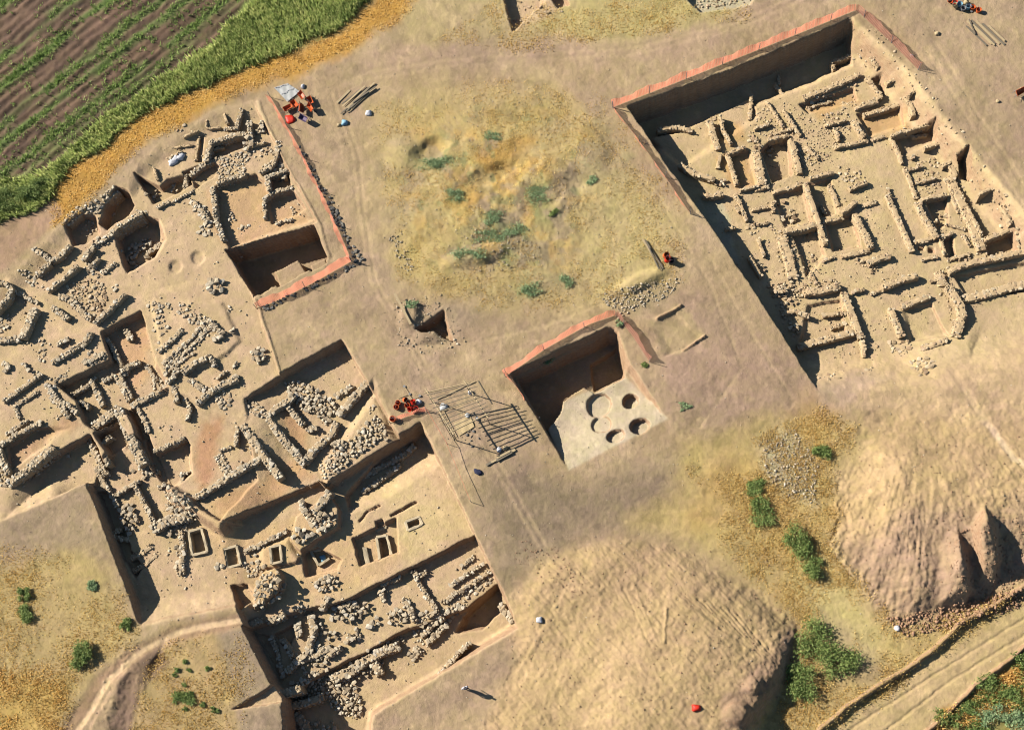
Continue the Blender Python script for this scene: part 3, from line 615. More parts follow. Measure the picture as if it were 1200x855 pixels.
def structure(label, kind, segs, rubble=(), s0=.36, thr=.42, cat='ruined wall', name='ruined_wall', group=None, mud=False):
    """segs: (width px, height m, [(u, v), ...][, top z]); rubble: (polygon px, stone size, density per m2[, height])"""
    allst = []; VV = []; FF = []; org = None; s0 *= .8; thr *= .84
    for sg in segs:
        wpx, h, pts = sg[:3]; L = len(pts); h *= (.95 if mud else .76)
        zt = sg[3] if len(sg) > 3 else None
        if zt is None:
            rs = resample([(p[0], p[1]) for p in pts], 5)
            z = sum(G(a, b, h).z for a, b in rs)/len(rs); zt = z+h
        path = [tuple(P(p[0], p[1], zt)[:2]) for p in pts]; wd = wpx*(.074 if mud else .085)
        path = resample(path, .35)
        # slight wobble
        path = [(x+random.uniform(-.04, .04), y+random.uniform(-.04, .04)) for x, y in path]
        gz = min(float(ground(x, y)) for x, y in path)-.25
        if org is None: org = np.array([path[0][0], path[0][1], float(ground(*path[0]))])
        v, f = core_mesh(path, zt-.05, gz, wd, None, .03 if mud else .05); b0 = len(VV)
        VV += [tuple(np.array(q)-org) for q in v]; FF += [tuple(i+b0 for i in q) for q in f]
        full = np.array(path); dl = np.hypot(*np.diff(full, axis=0).T); cum = np.concatenate([[0], np.cumsum(dl)]); T = cum[-1]
        def at(s):
            i = min(len(dl)-1, max(0, int(np.searchsorted(cum, s)-1))); t = (s-cum[i])/(dl[i]+1e-9); d = (full[i+1]-full[i])/(dl[i]+1e-9)
            return full[i]+(full[i+1]-full[i])*t, d
        if mud and not sg[0] < 0:
            dens = .8
        else: dens = 1
        rows = max(2, int(round(wd/s0))); sp = s0*1.0
        for r in range(rows):
            t0 = ((r+.5)/rows-.5)*(wd*.98); s = random.uniform(0, sp*.6)
            while s < T:
                if random.random() < (.97 if not mud else .88):
                    k = random.uniform(.7, 1.35); p, d = at(s); n_ = np.array([-d[1], d[0]]); q = p+n_*(t0+random.uniform(-.06, .06))
                    sx = s0*k*random.uniform(.75, 1.2); sy = s0*k*random.uniform(.8, 1.45); sz = s0*random.uniform(.4, .62)*(.7 if mud else 1)
                    allst.append((q[0], q[1], zt-(.07 if mud else .04)+random.uniform(-.07, .06), sx, sy, sz, math.atan2(d[1], d[0])+random.uniform(-.45, .45)))
                s += sp*random.uniform(.8, 1.15)
        for side in (-1, 1):
            s = random.uniform(0, sp); 
            while s < T:
                p, d = at(s); n_ = np.array([-d[1], d[0]]); q = p+n_*side*(wd*.5-s0*.16)
                gl = float(ground(q[0]+n_[0]*side*.2, q[1]+n_[1]*side*.2)); z = zt-s0*.62
                while z > gl-.05:
                    if random.random() < (.8 if not mud else .4):
                        k = random.uniform(.75, 1.1); allst.append((q[0]+random.uniform(-.05, .05), q[1]+random.uniform(-.05, .05), z+random.uniform(-.04, .04), s0*k*1.05, s0*k*.75, s0*k*.72, math.atan2(d[1], d[0])+random.uniform(-.15, .15)))
                    z -= s0*.62
                s += sp*random.uniform(.9, 1.1)
            # tumbled stones at the foot
            for _ in range(int(T*(.35 if not mud else .15))):
                p, d = at(random.uniform(0, T)); n_ = np.array([-d[1], d[0]]); q = p+n_*side*(wd*.5+abs(random.gauss(.15, .3))); k = random.uniform(.35, .9)*s0
                allst.append((q[0], q[1], float(ground(*q))+k*.2, k, k*1.1, k*.7, random.uniform(0, 6.3)))
    for rb in rubble:
        poly, sz, den = rb[0], rb[1]*.86, rb[2]*1.7; hh = rb[3] if len(rb) > 3 else 0
        zc = G(sum(p[0] for p in poly)/len(poly), sum(p[1] for p in poly)/len(poly)).z
        wp = [tuple(P(p[0], p[1], zc+hh)[:2]) for p in poly]
        xs = [p[0] for p in wp]; ys = [p[1] for p in wp]; ar = abs(sum(wp[i][0]*wp[(i+1) % len(wp)][1]-wp[(i+1) % len(wp)][0]*wp[i][1] for i in range(len(wp))))/2
        if org is None: org = np.array([sum(xs)/len(xs), sum(ys)/len(ys), zc])
        n = int(ar*den); got = 0; tries = 0; acc = []
        cx, cy = sum(xs)/len(xs), sum(ys)/len(ys); rad = max(math.hypot(x-cx, y-cy) for x, y in wp)
        while got < n and tries < n*20:
            tries += 1; x = random.uniform(min(xs), max(xs)); y = random.uniform(min(ys), max(ys))
            if not inside(np.array([x]), np.array([y]), wp)[0]: continue
            k = sz*random.uniform(.6, 1.35)
            if tries < n*16 and any((x-a)**2+(y-b)**2 < (.37*(k+c_))**2 for a, b, c_ in acc): continue
            acc.append((x, y, k)); got += 1
            z = float(ground(x, y))+k*.08+hh*max(0, 1-(math.hypot(x-cx, y-cy)/rad)**2)*random.uniform(.5, 1)
            allst.append((x, y, z, k, k*random.uniform(.7, 1.25), k*random.uniform(.42, .7), random.uniform(0, 6.3)))
    root = thing(name, label, cat, tuple(org), group=group)
    if VV: link('wall_core', mesh('wall_core', VV, FF, MAT['mud' if mud else 'core']), root)
    NST[0] += len(allst)
    place_stones(root, allst, kind, thr, org)
    return root
# ================================================================== RUINS, LEFT DIG
W = structure
W('L-shaped grey stone wall around the small sunken room right of the white sacks', 'stone', [(6, .7, [(247, 166), (268, 160), (289, 155)]), (5.5, .7, [(247, 165), (241, 188)])])
W('short upright stone stub north of the sunken room, with dark recess beside it', 'stone', [(5, .7, [(283, 127), (276, 152)]), (4, .4, [(262, 151), (278, 150)])], s0=.3)
W('tall heap of big grey blocks at the right end of the sunken room', 'stone', [(6, .8, [(292, 141), (293, 157)])], [([(284, 162), (296, 158), (298, 172), (288, 178), (282, 170)], .6, 5, .7)], cat='stone heap')
W('small stub of blocks close to the top end of the left net fence', 'stone', [(5, .6, [(307, 140), (305, 150)]), (5, .4, [(300, 154), (312, 151)])])
W('thin low mudbrick partition just right of the white sacks', 'tan', [(4, .4, [(233, 160), (229, 188)]), (3, .25, [(201, 173), (225, 169)]), (3, .3, [(242, 140), (242, 150), (259, 149)])], s0=.24, mud=True)
W('broken wall turning down from the sunken room towards the white sacks', 'stone', [(5, .6, [(222, 205), (234, 195), (247, 189), (262, 184)]), (5, .5, [(217, 204), (218, 222)])], [([(198, 216), (206, 214), (208, 224), (200, 226)], .4, 5, .4)])
W('wide band of tumbled pale rubble above the square orange-floored room', 'stone', [(5, .6, [(254, 214), (270, 208), (288, 203)])], [([(258, 186), (285, 176), (292, 186), (290, 200), (256, 210), (252, 200)], .34, 6), ([(290, 178), (318, 172), (322, 180), (298, 186)], .34, 5)], name='rubble_band', cat='rubble')
W('upright stone wall with deep shadow on the left side of the orange-floored room', 'stone', [(5, .9, [(249, 219), (251, 240), (253, 258), (262, 282)])])
W('rubble strip running down the slope beside the left net fence', 'stone', [(5, .5, [(304, 202), (318, 194), (324, 184), (326, 164)]), (4, .4, [(327, 186), (334, 208)])], [([(306, 196), (326, 186), (330, 196), (312, 206)], .36, 5)], cat='rubble')
W('small two-roomed stone cell near the small deep trench', 'stone', [(4, .6, [(313, 206), (337, 199)]), (5, .7, [(313, 206), (315, 223)]), (4, .5, [(308, 234), (319, 225), (342, 219)]), (4, .5, [(308, 234), (311, 256)]), (3, .3, [(322, 262), (343, 256)])], [([(328, 206), (335, 203), (336, 214), (330, 217)], .4, 5), ([(338, 242), (354, 246), (354, 254), (342, 254)], .3, 6)])
W('scatter of little cobble piles on the orange room floor', 'stone', [], [([(265, 250), (274, 247), (278, 258), (268, 262)], .36, 4.5), ([(277, 268), (292, 262), (294, 268), (280, 277)], .36, 4), ([(272, 290), (291, 282), (292, 286), (275, 293)], .3, 5)], name='cobble_pile', cat='cobbles')
W('two loose blocks beside the dark triangular pit', 'stone', [], [([(173, 222), (183, 220), (183, 234), (175, 236)], .5, 4, .3)], name='stone_pile', cat='stone pile')
W('dotted single-row kerb of stones below the triangular pit', 'stone', [(4, .4, [(184, 243), (197, 236)]), (3, .25, [(201, 237), (227, 223)])], s0=.3)
W('bulky curving rubble wall between the twin round hollows and the orange room', 'stone', [(6, .5, [(225, 236), (236, 246), (244, 258)])], [([(222, 232), (238, 240), (250, 258), (244, 276), (232, 274), (238, 258), (226, 246)], .5, 4.2)])
W('round cairn of boulders on the bare terrace left of the small deep trench', 'stone', [], [([(240, 328), (250, 322), (259, 327), (258, 337), (250, 342), (242, 336)], .62, 4.5, .7)], name='cairn', cat='cairn')
W('ragged stone rim of the dark crater at the field edge', 'stone', [(7, .5, [(78, 262), (95, 248), (112, 243), (126, 232), (137, 222)])], [([(90, 245), (112, 236), (134, 218), (138, 224), (122, 246), (104, 250)], .45, 5), ([(80, 262), (98, 252), (112, 256), (116, 270), (100, 278)], .3, 6)], cat='stone rim')
W('long stone wall along the lip of the deep boulder-strewn pit', 'stone', [(6, .5, [(166, 249), (150, 258), (137, 266), (128, 276), (108, 288)])], [([(160, 246), (174, 246), (172, 254), (150, 262)], .45, 5), ([(104, 284), (128, 276), (130, 286), (112, 292)], .5, 4)])
W('jumble of large boulders on the floor of the deep pit', 'stone', [(5, .4, [(172, 296), (188, 285)])], [([(144, 297), (158, 284), (172, 276), (178, 284), (166, 294), (156, 306), (146, 308)], .62, 3.2, .3), ([(170, 296), (190, 284), (192, 290), (180, 304), (172, 304)], .55, 3.5, .2), ([(154, 310), (163, 306), (164, 314), (157, 318)], .6, 4)], name='boulder_jumble', cat='boulders')
W('stone wall dropping diagonally below the crater, ending in a shadowed corner', 'stone', [(6, .6, [(39, 291), (50, 298), (58, 305)]), (6, .9, [(58, 305), (68, 302), (82, 286)])])
W('short thick wall left of centre in the row below the crater', 'stone', [(6, .9, [(42, 322), (58, 308)])], [([(22, 318), (38, 318), (44, 328), (58, 338), (48, 342), (30, 330)], .36, 5)])
W('long narrow dark-shadowed wall in the middle of the row below the crater', 'stone', [(5, .95, [(55, 340), (74, 326), (91, 311)])], s0=.3)
W('pair of stubby parallel wall ends just left of the deep pit', 'stone', [(6, .8, [(97, 304), (108, 289)]), (5, .7, [(107, 312), (116, 301)])])
W('chain of low rubble joining the stubs to the flagstone patch', 'stone', [(5, .3, [(120, 319), (136, 308)])], [([(94, 303), (104, 304), (120, 318), (122, 326), (112, 326), (98, 314)], .4, 5)], cat='rubble')
W('curved double wall at the far left edge of the photograph', 'stone', [(6, 1.0, [(-8, 329), (6, 331), (13, 338), (8, 350), (-8, 366)])])
W('horseshoe of rough walling at the left edge below the curved double wall', 'stone', [(10, .9, [(40, 361), (31, 382), (25, 396)]), (7, .6, [(-4, 398), (24, 396)])], [([(-2, 366), (10, 366), (12, 380), (2, 392), (-4, 392)], .42, 4.5)], s0=.42)
W('slanting band of cobbles beside the flagstone patch', 'stone', [(8, .4, [(69, 346), (84, 352), (94, 364), (107, 374)])], s0=.34, cat='cobbles')
W('short lumpy wall end between the two diagonal footpaths', 'stone', [(7, .7, [(60, 360), (70, 366), (79, 373)])], cat='ruined wall')
W('straight stone wall pointing up towards the deep pit, below the flagstone patch', 'stone', [(5, .8, [(110, 378), (128, 362), (147, 343)])], [([(128, 334), (136, 332), (138, 338), (130, 342)], .5, 4)])
W('patch of flat pale paving stones', 'tan', [], [([(78, 334), (100, 326), (122, 334), (126, 352), (110, 372), (96, 356), (86, 350)], .42, 5)], name='stone_paving', cat='paving')
W('row of blocks stepping up to the corner of the stepped room', 'stone', [(6, .5, [(60, 424), (79, 414), (93, 404)]), (6, .7, [(94, 404), (103, 396), (106, 388)])], [([(44, 408), (52, 410), (52, 430), (45, 428)], .36, 5)])
W('long thin wall rising to the right at the left edge of the dig', 'stone', [(5, .55, [(3, 470), (24, 455), (48, 438)])], [([(38, 436), (50, 432), (53, 441), (42, 446)], .4, 5)], s0=.32)
W('faint L of small stones under the long thin wall', 'stone', [(4, .3, [(16, 476), (45, 458)]), (4, .3, [(17, 476), (23, 490)])], s0=.28)
W('double row of stones above the brown sunken floor at the left edge', 'stone', [(5, .6, [(-5, 524), (20, 508), (47, 494)]), (5, .4, [(6, 508), (32, 492)]), (6, .8, [(-2, 526), (3, 540), (9, 556)])])
W('tall retaining wall casting the long shadow at the left edge', 'stone', [(9, .75, [(9, 566), (30, 551), (62, 523)])], [([(-5, 540), (6, 556), (12, 570), (-5, 570)], .45, 5), ([(72, 528), (80, 522), (82, 527), (75, 532)], .4, 5)], s0=.38)
W('rubble on the lip of the stepped room, left side', 'stone', [(5, .3, [(97, 425), (122, 415)])], [([(54, 446), (80, 434), (86, 440), (66, 452), (70, 470), (84, 478), (76, 486), (60, 470)], .4, 4), ([(96, 424), (122, 412), (125, 420), (102, 430)], .36, 5), ([(60, 478), (78, 480), (84, 496), (68, 494)], .3, 2.5)], cat='rubble', name='rubble_lip')
W('cross-wall inside the stepped room, in front of the dark corner', 'stone', [(5, .7, [(82, 463), (94, 456), (105, 450)]), (6, .7, [(106, 446), (114, 460), (120, 476)]), (4, .5, [(104, 446), (113, 442)])])
W('wall standing in the shadow under the upper corner of the stepped room', 'stone', [(5, .7, [(124, 396), (132, 408), (143, 430)]), (7, .6, [(147, 386), (153, 398)])])
W('wide block wall between the pink-floored cells', 'stone', [(9, .7, [(138, 438), (144, 452), (152, 468)]), (6, .8, [(142, 434), (152, 428), (163, 423)]), (7, .6, [(153, 475), (172, 466), (193, 456)]), (5, .35, [(172, 428), (184, 446)])], [([(176, 448), (196, 440), (200, 452), (182, 462)], .38, 5)])
W('thick rubble cross-wall left of the long shadowed trench', 'stone', [(11, .9, [(108, 500), (126, 488), (140, 476)])], s0=.4)
W('long high wall of big blocks beside the narrow dark trench', 'stone', [(10, .9, [(138, 478), (146, 498), (156, 520), (167, 544)])], [([(158, 540), (172, 538), (176, 556), (166, 560)], .5, 5, .3)], s0=.42)
W('ladder-like row of stones on the left of the square pink pit', 'stone', [(6, .6, [(104, 516), (112, 532), (118, 546), (124, 556)]), (5, .6, [(116, 522), (130, 510)]), (5, .7, [(120, 530), (127, 545)])], [([(146, 551), (156, 546), (158, 553), (148, 558)], .5, 4)])
W('single-stone edging above the dark slot trench', 'stone', [(5, .5, [(112, 548), (120, 564), (130, 580), (138, 594)])], [([(138, 592), (154, 590), (160, 610), (150, 628), (142, 610)], .5, 4.5, .4)], s0=.34)
W('narrow two-armed wall fencing the long orange cell', 'stone', [(4, .7, [(134, 580), (148, 571), (163, 563)]), (5, .9, [(156, 566), (168, 588), (180, 612)])], s0=.32)
W('massive collapsed pile where the walls meet above the first stone box', 'stone', [(11, .9, [(178, 620), (196, 609), (224, 603)])], [([(188, 572), (202, 572), (224, 592), (230, 606), (208, 612), (194, 596)], .52, 4.5, .7), ([(188, 612), (200, 616), (206, 628), (194, 624)], .5, 4, .4)], s0=.45, cat='collapsed wall')
W('small stones around the bottom of the narrow dark trench', 'stone', [(5, .4, [(172, 556), (186, 552)]), (5, .5, [(184, 572), (194, 566)]), (3, .4, [(209, 556), (230, 550)]), (5, .5, [(213, 556), (214, 568)])], s0=.32)
W('pair of pale parallel walls at the foot of the dark slot trench', 'tan', [(7, .4, [(152, 654), (168, 646), (180, 638)]), (5, .35, [(156, 669), (172, 660), (186, 646)]), (5, .4, [(128, 628), (152, 632)]), (4, .4, [(126, 626), (142, 620)])], s0=.3)
W('ragged upright pier of stones between the pale parallel walls and the first stone box', 'stone', [(6, .5, [(211, 622), (214, 640), (212, 660), (214, 672)])], [([(206, 640), (218, 640), (218, 676), (206, 674)], .42, 5), ([(194, 632), (199, 632), (199, 650), (194, 650)], .3, 5), ([(206, 684), (222, 678), (226, 690), (212, 692)], .3, 4)])
W('long straight wall of whitish blocks rising to the right across the dig', 'stone', [(7, .8, [(228, 582), (250, 570), (276, 553), (306, 536)])], [([(212, 580), (228, 574), (232, 584), (218, 588)], .36, 5)], s0=.4)
W('white block wall slanting down to the right beside the fan courtyard', 'stone', [(8, .8, [(284, 497), (298, 518), (308, 534), (328, 559)])], [([(292, 518), (302, 520), (300, 532), (290, 528)], .4, 5)], s0=.42)
W('small square patch of close-set cobbles on the orange floor', 'stone', [(10, .2, [(255, 532), (268, 556)])], s0=.32, cat='cobbles')
W('arc of grey stones on the pale plaster floor', 'stone', [(4, .5, [(279, 497), (277, 512), (276, 522)]), (3, .3, [(258, 528), (272, 523)])], s0=.3)
W('diagonal wall with a fork at its top end, left of the fan courtyard', 'stone', [(7, .7, [(229, 472), (245, 460), (262, 449), (278, 443)])], [([(252, 458), (264, 458), (272, 474), (262, 480), (254, 470)], .45, 5), ([(268, 462), (276, 456), (278, 466), (271, 468)], .36, 4)], s0=.38)
W('thin upright pair of stone props on the dusty terrace', 'stone', [(6, .6, [(204, 452), (206, 470)]), (4, .5, [(217, 466), (222, 478), (218, 492)])], s0=.34)
W('angular stone wall around the small triangular room', 'stone', [(6, .5, [(221, 444), (230, 450), (239, 456)]), (7, .6, [(213, 436), (226, 426), (242, 419)]), (4, .4, [(243, 415), (252, 428)])], s0=.36)
W('dense parallel rows of stones forming the fan-shaped pavement', 'stone', [(4, .25, [(190, 426), (218, 402), (242, 376)]), (4, .25, [(193, 432), (222, 408), (248, 380)]), (4, .25, [(192, 438), (210, 424), (228, 412)]), (5, .5, [(243, 374), (252, 382), (258, 389)])], [([(196, 420), (228, 392), (240, 372), (254, 384), (236, 404), (206, 430)], .38, 5)], cat='paving')
W('stout short block heap at the right corner of the fan-shaped pavement', 'stone', [(8, .5, [(249, 396), (261, 391)])], s0=.45, cat='stone heap')
W('upper arm of the fan-shaped ruin, a scatter of white stones', 'stone', [(6, .4, [(184, 411), (198, 401), (213, 386)])], [([(166, 350), (200, 356), (202, 364), (184, 372), (176, 362)], .38, 4), ([(210, 354), (222, 358), (244, 374), (238, 382), (222, 378), (208, 366)], .38, 5), ([(178, 374), (192, 368), (198, 386), (186, 402), (178, 390)], .38, 3.5)], cat='rubble')
W('tiny pair of stones beside the sloping earth ridge', 'stone', [], [([(266, 357), (271, 356), (272, 368), (267, 368)], .45, 6)], name='stone_pair', cat='stones')
W('lone double boulder right of the fan-shaped pavement', 'stone', [], [([(266, 386), (273, 384), (274, 391), (268, 393)], .6, 6, .2)], name='boulder_pair', cat='boulders')
W('pile of cut blocks by the earth ridge above the shadowed courtyard', 'stone', [], [([(293, 410), (306, 405), (310, 416), (302, 425), (294, 420)], .55, 5, .5)], name='block_pile', cat='stone pile')
W('three parallel stone fingers left of the shadowed courtyard', 'stone', [(3, .4, [(254, 444), (266, 434)]), (4, .4, [(262, 450), (279, 440)]), (3, .3, [(272, 430), (279, 424)]), (4, .3, [(246, 418), (254, 430)])], s0=.32)
W('ring of stone walls around the inner chamber of the shadowed courtyard', 'stone', [(8, .75, [(312, 488), (326, 508), (340, 524), (356, 542)]), (8, .75, [(312, 488), (322, 478), (338, 468), (344, 462)]), (8, .75, [(356, 542), (370, 524), (388, 508), (394, 494)]), (6, .8, [(335, 474), (346, 486), (356, 498)]), (6, .7, [(360, 504), (370, 500)])], [([(286, 468), (298, 466), (312, 484), (306, 492), (292, 482)], .42, 5)], s0=.4)
W('broad sloping stone pile on the upper side of the shadowed courtyard', 'stone', [(8, .7, [(396, 486), (410, 470), (426, 452), (436, 444)]), (7, .4, [(394, 464), (412, 452)])], [([(330, 448), (348, 446), (362, 450), (380, 462), (392, 470), (394, 480), (382, 498), (372, 486), (352, 478), (340, 462)], .44, 5.5, .35)], s0=.42, cat='collapsed wall')
W('sloping cobble ramp descending beside the deepest trench', 'stone', [(7, .7, [(390, 522), (398, 516), (402, 524)])], [([(372, 546), (390, 526), (412, 514), (430, 494), (440, 486), (452, 500), (454, 514), (436, 520), (410, 540), (390, 558), (378, 562)], .4, 6.2, .15), ([(430, 476), (440, 474), (444, 490), (438, 496)], .4, 4)], s0=.4, thr=.46, name='cobble_ramp', cat='cobbled ramp')
W('two courses of blocks lying in shadow on the floor of the deepest trench', 'stone', [(6, .3, [(412, 566), (440, 550), (472, 534), (486, 522)], -2.75), (5, .3, [(424, 576), (446, 562), (470, 544)], -2.75)], s0=.38)
W('fallen black-shadowed blocks at the crossing below the cobble ramp', 'stone', [(6, .8, [(352, 586), (356, 600), (366, 612)]), (7, .9, [(368, 600), (380, 584), (386, 574)])], [([(362, 604), (378, 596), (394, 604), (384, 620), (364, 626)], .55, 4.5, .6), ([(340, 622), (356, 616), (360, 632), (346, 636)], .7, 3, .4)], s0=.45)
W('neat low double kerb between the second and third stone boxes', 'stone', [(5, .5, [(286, 646), (310, 635), (336, 621)])], [([(290, 652), (304, 648), (308, 668), (296, 664)], .5, 2.5, .2)], s0=.34)
W('knobbly mound of stones left of the dark pool of shadow', 'stone', [], [([(298, 690), (302, 672), (322, 668), (328, 682), (322, 700), (306, 706), (294, 716)], .48, 5, 1.0)], name='stone_mound', cat='stone mound')
W('compact raft of square blocks on the sandy floor, mid trench', 'stone', [], [([(366, 682), (382, 675), (392, 674), (398, 684), (384, 692), (372, 694)], .55, 5, .3)], name='block_raft', cat='stone pile')
W('short cobbled stub by the corner of the lower left cut', 'stone', [(6, .5, [(292, 730), (306, 727)]), (6, .5, [(312, 728), (334, 720)])], s0=.42)
W('upright ladder of blocks down the middle of the lower rooms', 'stone', [(7, .6, [(348, 730), (350, 745)]), (7, .8, [(364, 722), (368, 738), (362, 754), (362, 766)]), (4, .5, [(318, 746), (324, 762), (328, 782), (332, 794)])], [([(342, 714), (366, 710), (368, 720), (346, 724)], .42, 5, .2), ([(368, 726), (378, 730), (378, 744), (370, 740)], .45, 4, .3)], s0=.4)
W('row of thick blocks along the front of the lower rooms', 'stone', [(7, .8, [(334, 788), (346, 776), (358, 766)]), (6, .6, [(382, 770), (392, 762), (400, 758)])], [([(366, 752), (376, 756), (384, 770), (378, 776)], .45, 5, .2)], s0=.42)
W('high tumble of white stones in the middle of the lower rooms', 'stone', [], [([(390, 712), (402, 702), (418, 706), (420, 716), (408, 728), (394, 724), (384, 726)], .5, 5.5, .7), ([(418, 708), (430, 706), (434, 716), (422, 722)], .5, 4.5, .5)], name='stone_tumble', cat='stone pile')
W('few isolated blocks on the floor of the lower rooms', 'stone', [], [([(428, 728), (438, 728), (438, 738), (430, 738)], .6, 3.5, .4), ([(374, 738), (392, 738), (396, 748), (384, 750)], .5, 3, .3), ([(438, 716), (444, 720), (446, 732), (440, 730)], .45, 4, .2)], name='stone_blocks', cat='stones')
W('thin crooked stone wall dividing the two lower right rooms', 'stone', [(5, .6, [(484, 668), (492, 684), (500, 698), (512, 716)])], s0=.3)
W('stepped stone pillars left of the pale sandy room', 'stone', [(6, .5, [(446, 690), (449, 704)])], [([(452, 714), (474, 710), (480, 724), (464, 732), (454, 728)], .45, 5, .3)], s0=.42)
W('stair of long slanting slabs in the lower right of the dig', 'stone', [(5, .7, [(494, 746), (508, 730), (522, 722)]), (5, .7, [(500, 754), (516, 738), (524, 730)]), (5, .5, [(508, 716), (520, 726)])], [([(512, 718), (536, 706), (548, 702), (546, 712), (528, 726), (520, 730)], .46, 5), ([(480, 740), (494, 738), (498, 756), (486, 752)], .45, 5)], s0=.44)
W('spread of pale cobbles below the right-hand baulk of the dig', 'stone', [], [([(540, 694), (560, 680), (572, 672), (578, 678), (566, 692), (548, 702)], .42, 5.5), ([(530, 666), (548, 660), (550, 664), (534, 670)], .3, 4)], name='cobble_spread', cat='cobbles')
W('little stone column at the rim of the lower right pit', 'stone', [(7, .8, [(586, 708), (594, 718), (602, 728)])], s0=.44)
W('loose line of slabs on the slope below the lower right pit', 'stone', [(4, .2, [(514, 790), (528, 776), (540, 762), (550, 752)])], s0=.34)
W('small cobbled raft under the stair of slanting slabs', 'stone', [(11, .3, [(482, 770), (492, 758)])], s0=.38, cat='cobbles')
W('long massive stone wall along the bottom edge of the dig', 'stone', [(10, .9, [(388, 796), (410, 786), (430, 772), (450, 762), (468, 756)]), (9, .9, [(438, 776), (446, 790)])], [([(350, 792), (372, 786), (378, 796), (356, 802)], .4, 5, .3)], s0=.38)
W('great apron of packed stones at the bottom of the dig', 'stone', [(8, .4, [(312, 818), (332, 812), (352, 806)]), (7, .9, [(336, 826), (356, 824), (378, 816)])], [([(342, 800), (372, 798), (396, 792), (414, 796), (418, 810), (426, 832), (416, 842), (402, 838), (388, 828), (380, 816), (352, 822), (336, 818)], .42, 6, .35)], s0=.38, thr=.47, name='stone_apron', cat='packed stones')
W('stones running out of the bottom of the photograph', 'stone', [(9, .5, [(346, 836), (356, 848), (362, 864)])], [([(352, 844), (372, 846), (392, 844), (394, 870), (356, 870)], .4, 5, .2)], s0=.38)
W('knots of stones between the horseshoe walling and the thin upper-left wall', 'stone', [(4, .4, [(20, 342), (34, 350), (44, 354)]), (4, .4, [(28, 425), (32, 434)]), (4, .4, [(2, 424), (10, 430), (4, 436)])], [([(26, 404), (44, 398), (56, 402), (40, 412)], .3, 3), ([(98, 418), (114, 406), (126, 412), (108, 428)], .4, 4)])
W('row of stones on the bare strip above the stepped room', 'stone', [(5, .5, [(66, 404), (74, 398), (80, 396)])], [([(50, 396), (60, 398), (62, 404), (52, 404)], .4, 4)])
W('stones lining the left rim of the stepped room', 'stone', [(6, .5, [(54, 450), (62, 462), (72, 476), (80, 488)]), (5, .5, [(70, 470), (82, 476), (90, 484)])])
W('stubby cross walls between the small pink cells', 'stone', [(5, .5, [(196, 448), (204, 440), (208, 430)]), (5, .5, [(120, 446), (134, 440)]), (5, .5, [(86, 476), (94, 470), (104, 478)]), (5, .5, [(146, 440), (150, 430)])])
W('low stone sill along the sandy plain above the dark slot', 'stone', [(4, .3, [(180, 528), (200, 520), (216, 512)]), (5, .3, [(160, 476), (168, 490), (174, 506)])], [([(186, 500), (204, 496), (206, 510), (190, 514)], .26, 2.5)])
W('extra rooms of thin mud walling near the golden grass', 'tan', [(4, .4, [(214, 160), (232, 152)]), (4, .4, [(196, 186), (212, 176)]), (4, .4, [(262, 132), (266, 144)]), (4, .4, [(180, 196), (184, 210)]), (4, .4, [(244, 176), (262, 172)]), (4, .4, [(296, 170), (312, 166)])], [([(206, 148), (216, 146), (218, 154), (208, 156)], .4, 3.5)], s0=.26, mud=True)
W('stones tumbled round the first and second stone boxes', 'stone', [(5, .5, [(196, 590), (206, 600)])], [([(204, 614), (218, 612), (220, 624), (206, 628)], .45, 5), ([(282, 660), (300, 656), (312, 664), (310, 676), (290, 676)], .45, 4), ([(250, 660), (258, 656), (262, 664), (254, 668)], .5, 4)])
W('cross walls and piers between the lower rooms', 'stone', [(6, .7, [(376, 714), (384, 700)]), (6, .6, [(330, 748), (338, 758), (342, 770)]), (6, .6, [(404, 752), (414, 744)]), (6, .6, [(352, 774), (372, 766), (388, 758)])], [([(342, 768), (372, 752), (388, 764), (384, 784), (356, 790)], .42, 3.5, .2), ([(396, 742), (418, 736), (424, 748), (404, 752)], .45, 4, .3)])
W('parallel stone rows sloping up to the right-hand baulk', 'stone', [(4, .4, [(528, 686), (546, 674), (566, 660)]), (4, .4, [(534, 696), (554, 682), (574, 670)]), (4, .4, [(518, 706), (536, 694)]), (4, .3, [(540, 664), (556, 652)])])
W('blocks around the pale sandy room of the lower dig', 'stone', [(5, .5, [(486, 676), (500, 670)]), (5, .5, [(472, 700), (480, 712), (486, 728)]), (5, .5, [(500, 722), (514, 716)]), (5, .4, [(446, 684), (470, 676)])], [([(484, 720), (500, 716), (504, 730), (488, 736)], .45, 5)])
W('rubble spilling from the massive wall into the lowest cut', 'stone', [], [([(392, 784), (424, 768), (446, 760), (452, 776), (430, 792), (404, 800)], .4, 4.5, .3), ([(430, 760), (470, 744), (476, 752), (440, 772)], .4, 4, .2)], cat='rubble', name='rubble_band')
